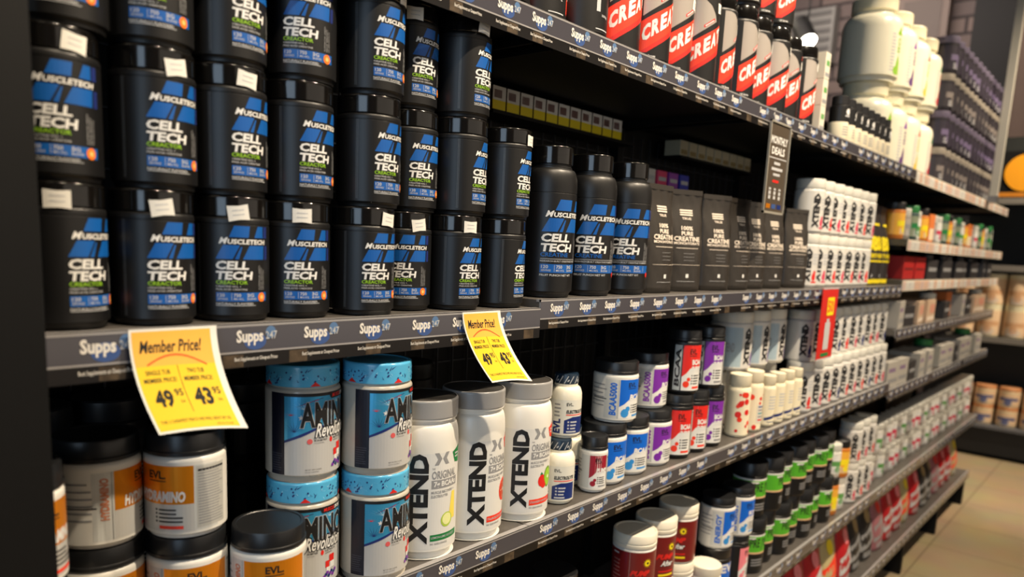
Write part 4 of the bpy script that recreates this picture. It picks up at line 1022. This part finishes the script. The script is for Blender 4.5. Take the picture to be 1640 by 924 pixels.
# red sale wobbler
o = empty('sale_ticket'); o.location = (2.715, -.014, ZB2 + .003); tag(o, 'tall red sale card with yellow patch hanging among the white tubs', 'sale card')
b = MB(); b.box(0, .165, -.002, 0, -.262, 0); b.build('card', mat('sale_red', (196, 34, 26), .5), o)
d = Decal(step=0); d.rect(.06, .13, -.1, -.035, YEL, 1); d.text('50', .066, .124, -.09, -.045, REDO, 2, bold=.03)
d.rect(.055, .11, -.225, -.125, INKLG, 1); d.rect(.07, .095, -.125, -.112, INKLG, 1); d.rect(.04, .12, -.25, -.238, DGREEN, 1)
d.rect(0, .165, -.004, 0, INKLG, 1); d.rect(0, .165, -.262, -.257, INKLG, 1)
d.build('card_print', on_flat(-.0025), o)

# ================================================================== far end of the shop
X = 8.35
o = empty('display_counter'); o.location = (X, .12, 0); tag(o, 'low black display counter on the tiled floor at the end of the aisle', 'counter')
b = MB(); b.box(0, .5, -.9, .55, .04, .29); b.build('plinth', mat('counter_black', (16, 18, 22), .5), o)
b = MB(); b.box(-.03, .5, -.92, .57, .29, .32); b.build('counter_top', mat('counter_grey_top', (96, 98, 104), .4), o)
b = MB(); b.box(.05, .5, -.88, .52, 0, .04); b.build('kick', DARKM, o)
o = empty('display_rack'); o.location = (X, .12, .32); tag(o, 'tall black display rack behind the low counter at the aisle end', 'rack')
b = MB(); b.box(.32, .36, -.85, .5, 0, 2.75); b.build('back_board', mat('rack_black_green', (18, 22, 20), .6), o)
for z in (.82, 1.5, 2.12):
    b = MB(); b.box(.02, .32, -.85, .5, z, z + .03); b.build('rack_shelf', DARKM, o)
    b = MB(); b.box(.0, .02, -.85, .5, z - .02, z + .035); b.build('shelf_edge', mat('edge_grey', (120, 116, 110), .4), o)
simple_tub('far_jug', 'protein_jug', mat('cream_jug_plastic', (236, 222, 184), .4), mat('cream_cap', (236, 228, 196), .35), mat('peach_label', (226, 196, 160), .5), .1, .3, 'jug', accent=mat('pale_brown_ink', (206, 160, 120), .5))
simple_tub('far_tub', 'protein_tub', mat('ivory_tub', (226, 206, 168), .4), mat('orange_pale_lid', (226, 160, 110), .4), mat('peach_label', (226, 196, 160), .5), .09, .19, accent=mat('dim_blue_ink', (90, 96, 140), .5))
for j in range(5):
    for lv in (0, 1): place('far_jug', X + .14, .5 - j * .21, 1.171 + lv * .3005, 90 - 180, f'large cream jug on the end rack, {("lower", "upper")[lv]}, {ORD[j]} from the shelving run', 'cream jugs on the end rack')
for j in range(4):
    for lv in (0, 1): place('far_tub', X + .12, .43 - j * .2, .3215 + lv * .1905, -90, f'ivory tub stacked on the low counter, {("lower", "upper")[lv]}, {ORD[j]} from the shelving run', 'ivory tubs on the counter')
o = empty('round_logo_board'); o.location = (X + .1, .30, 2.4725); tag(o, 'black board with an orange yellow disc on the end rack', 'display board')
b = MB(); b.box(0, .03, -.5, .14, 0, .44); b.build('board', DARKM, o)
b = MB(); b.cyl((-.012, -.13, .24), (0, -.13, .24), .17, 28); b.build('disc', mat('amber_disc', (222, 150, 20), .5), o)
b = MB(); b.box(-.01, 0, -.35, .09, .02, .06); b.build('print_band', mat('amber_band', (190, 120, 30), .5), o)
# light grey box and duct on the far wall
o = empty('air_vent'); o.location = (10.4, 3.02, 4.72); tag(o, 'pale square ventilation box high on the dark brick wall', 'vent')
b = MB(); b.box(-.08, .1, -.28, .28, -.34, .34); b.build('vent_box', mat('vent_grey', (136, 134, 130), .6), o)
b = MB()
for k in range(6): b.box(-.1, -.08, -.24, .24, -.3 + k * .11, -.25 + k * .11)
b.build('vent_slat', mat('vent_slat_grey', (100, 98, 96), .6), o)
o = empty('wall_box'); o.location = (10.4, 1.7, 4.75); tag(o, 'brown square box on the brick wall behind the cream jugs', 'wall box')
b = MB(); b.box(-.06, .1, -.28, .3, -.32, .3); b.build('box_body', mat('wall_box_brown', (124, 108, 100), .6), o); b = MB(); b.box(-.07, -.06, -.2, .22, -.24, .22); b.build('box_panel', mat('wall_box_panel', (104, 92, 86), .6), o)

# ================================================================== ceiling track and spotlights
def spotlight(X, Y, Z, power, target, label, col=(1, .82, .6), size=1.45, big=1):
    o = empty('track_spotlight'); o.location = (X, Y, Z); tag(o, label, 'spotlight', 'track spotlights')
    dv = (Vector(target) - Vector((X, Y, Z))).normalized()
    b = MB(); b.cyl(-dv * .16 * big, dv * .0, .055 * big, 20); b.build('lamp_head', DARKM, o)
    b = MB(); b.cyl((0, 0, (5.555 if Y < 0 else 5.59) - Z), -dv * .08, .012, 8); b.build('stem', DARKM, o)
    b = MB(); b.cyl(dv * .001, dv * .006, .047 * big, 20); b.build('lens', mat('lamp_lens', (255, 240, 214), .4, emit=25), o)
    l = bpy.data.lights.new('lamp_light', 'SPOT'); l.energy = power; l.color = col; l.spot_size = size; l.spot_blend = .6; l.shadow_soft_size = .035
    lo = bpy.data.objects.new('lamp_light', l); C.objects.link(lo); lo.parent = o; lo.location = dv * .03
    lo.rotation_euler = dv.to_track_quat('-Z', 'Y').to_euler()
for i, (x, pw) in enumerate(SPOTS):
    spotlight(x, SPOT_Y, SPOT_Z, pw, (x - .35 if i < 5 else 8.4, .1, 1.2), f'black track spotlight over the aisle, {ORD[i]} from the near end')
spotlight(9.2, 2.62, 4.36, 60, (8.2, 1.2, 2.2), 'black wall-side spotlight shining beside the pale vent box', size=1.2, big=2)
spotlight(9.2, 3.14, 4.78, 40, (8.4, 2.2, 2.2), 'black wall-side spotlight just above the stacked creatine tubs', size=1.2, big=2)
b = MB(); b.box(.5, 9.2, SPOT_Y - .02, SPOT_Y + .02, 5.56, 5.6); o = b.build('lighting_track', DARKM); tag(o, 'long black lighting track on the ceiling over the aisle', 'lighting track')
# prototypes that never found a place are removed
for k, o in PROTO.items():
    if k not in USED:
        for ch in list(o.children): bpy.data.objects.remove(ch)
        bpy.data.objects.remove(o)
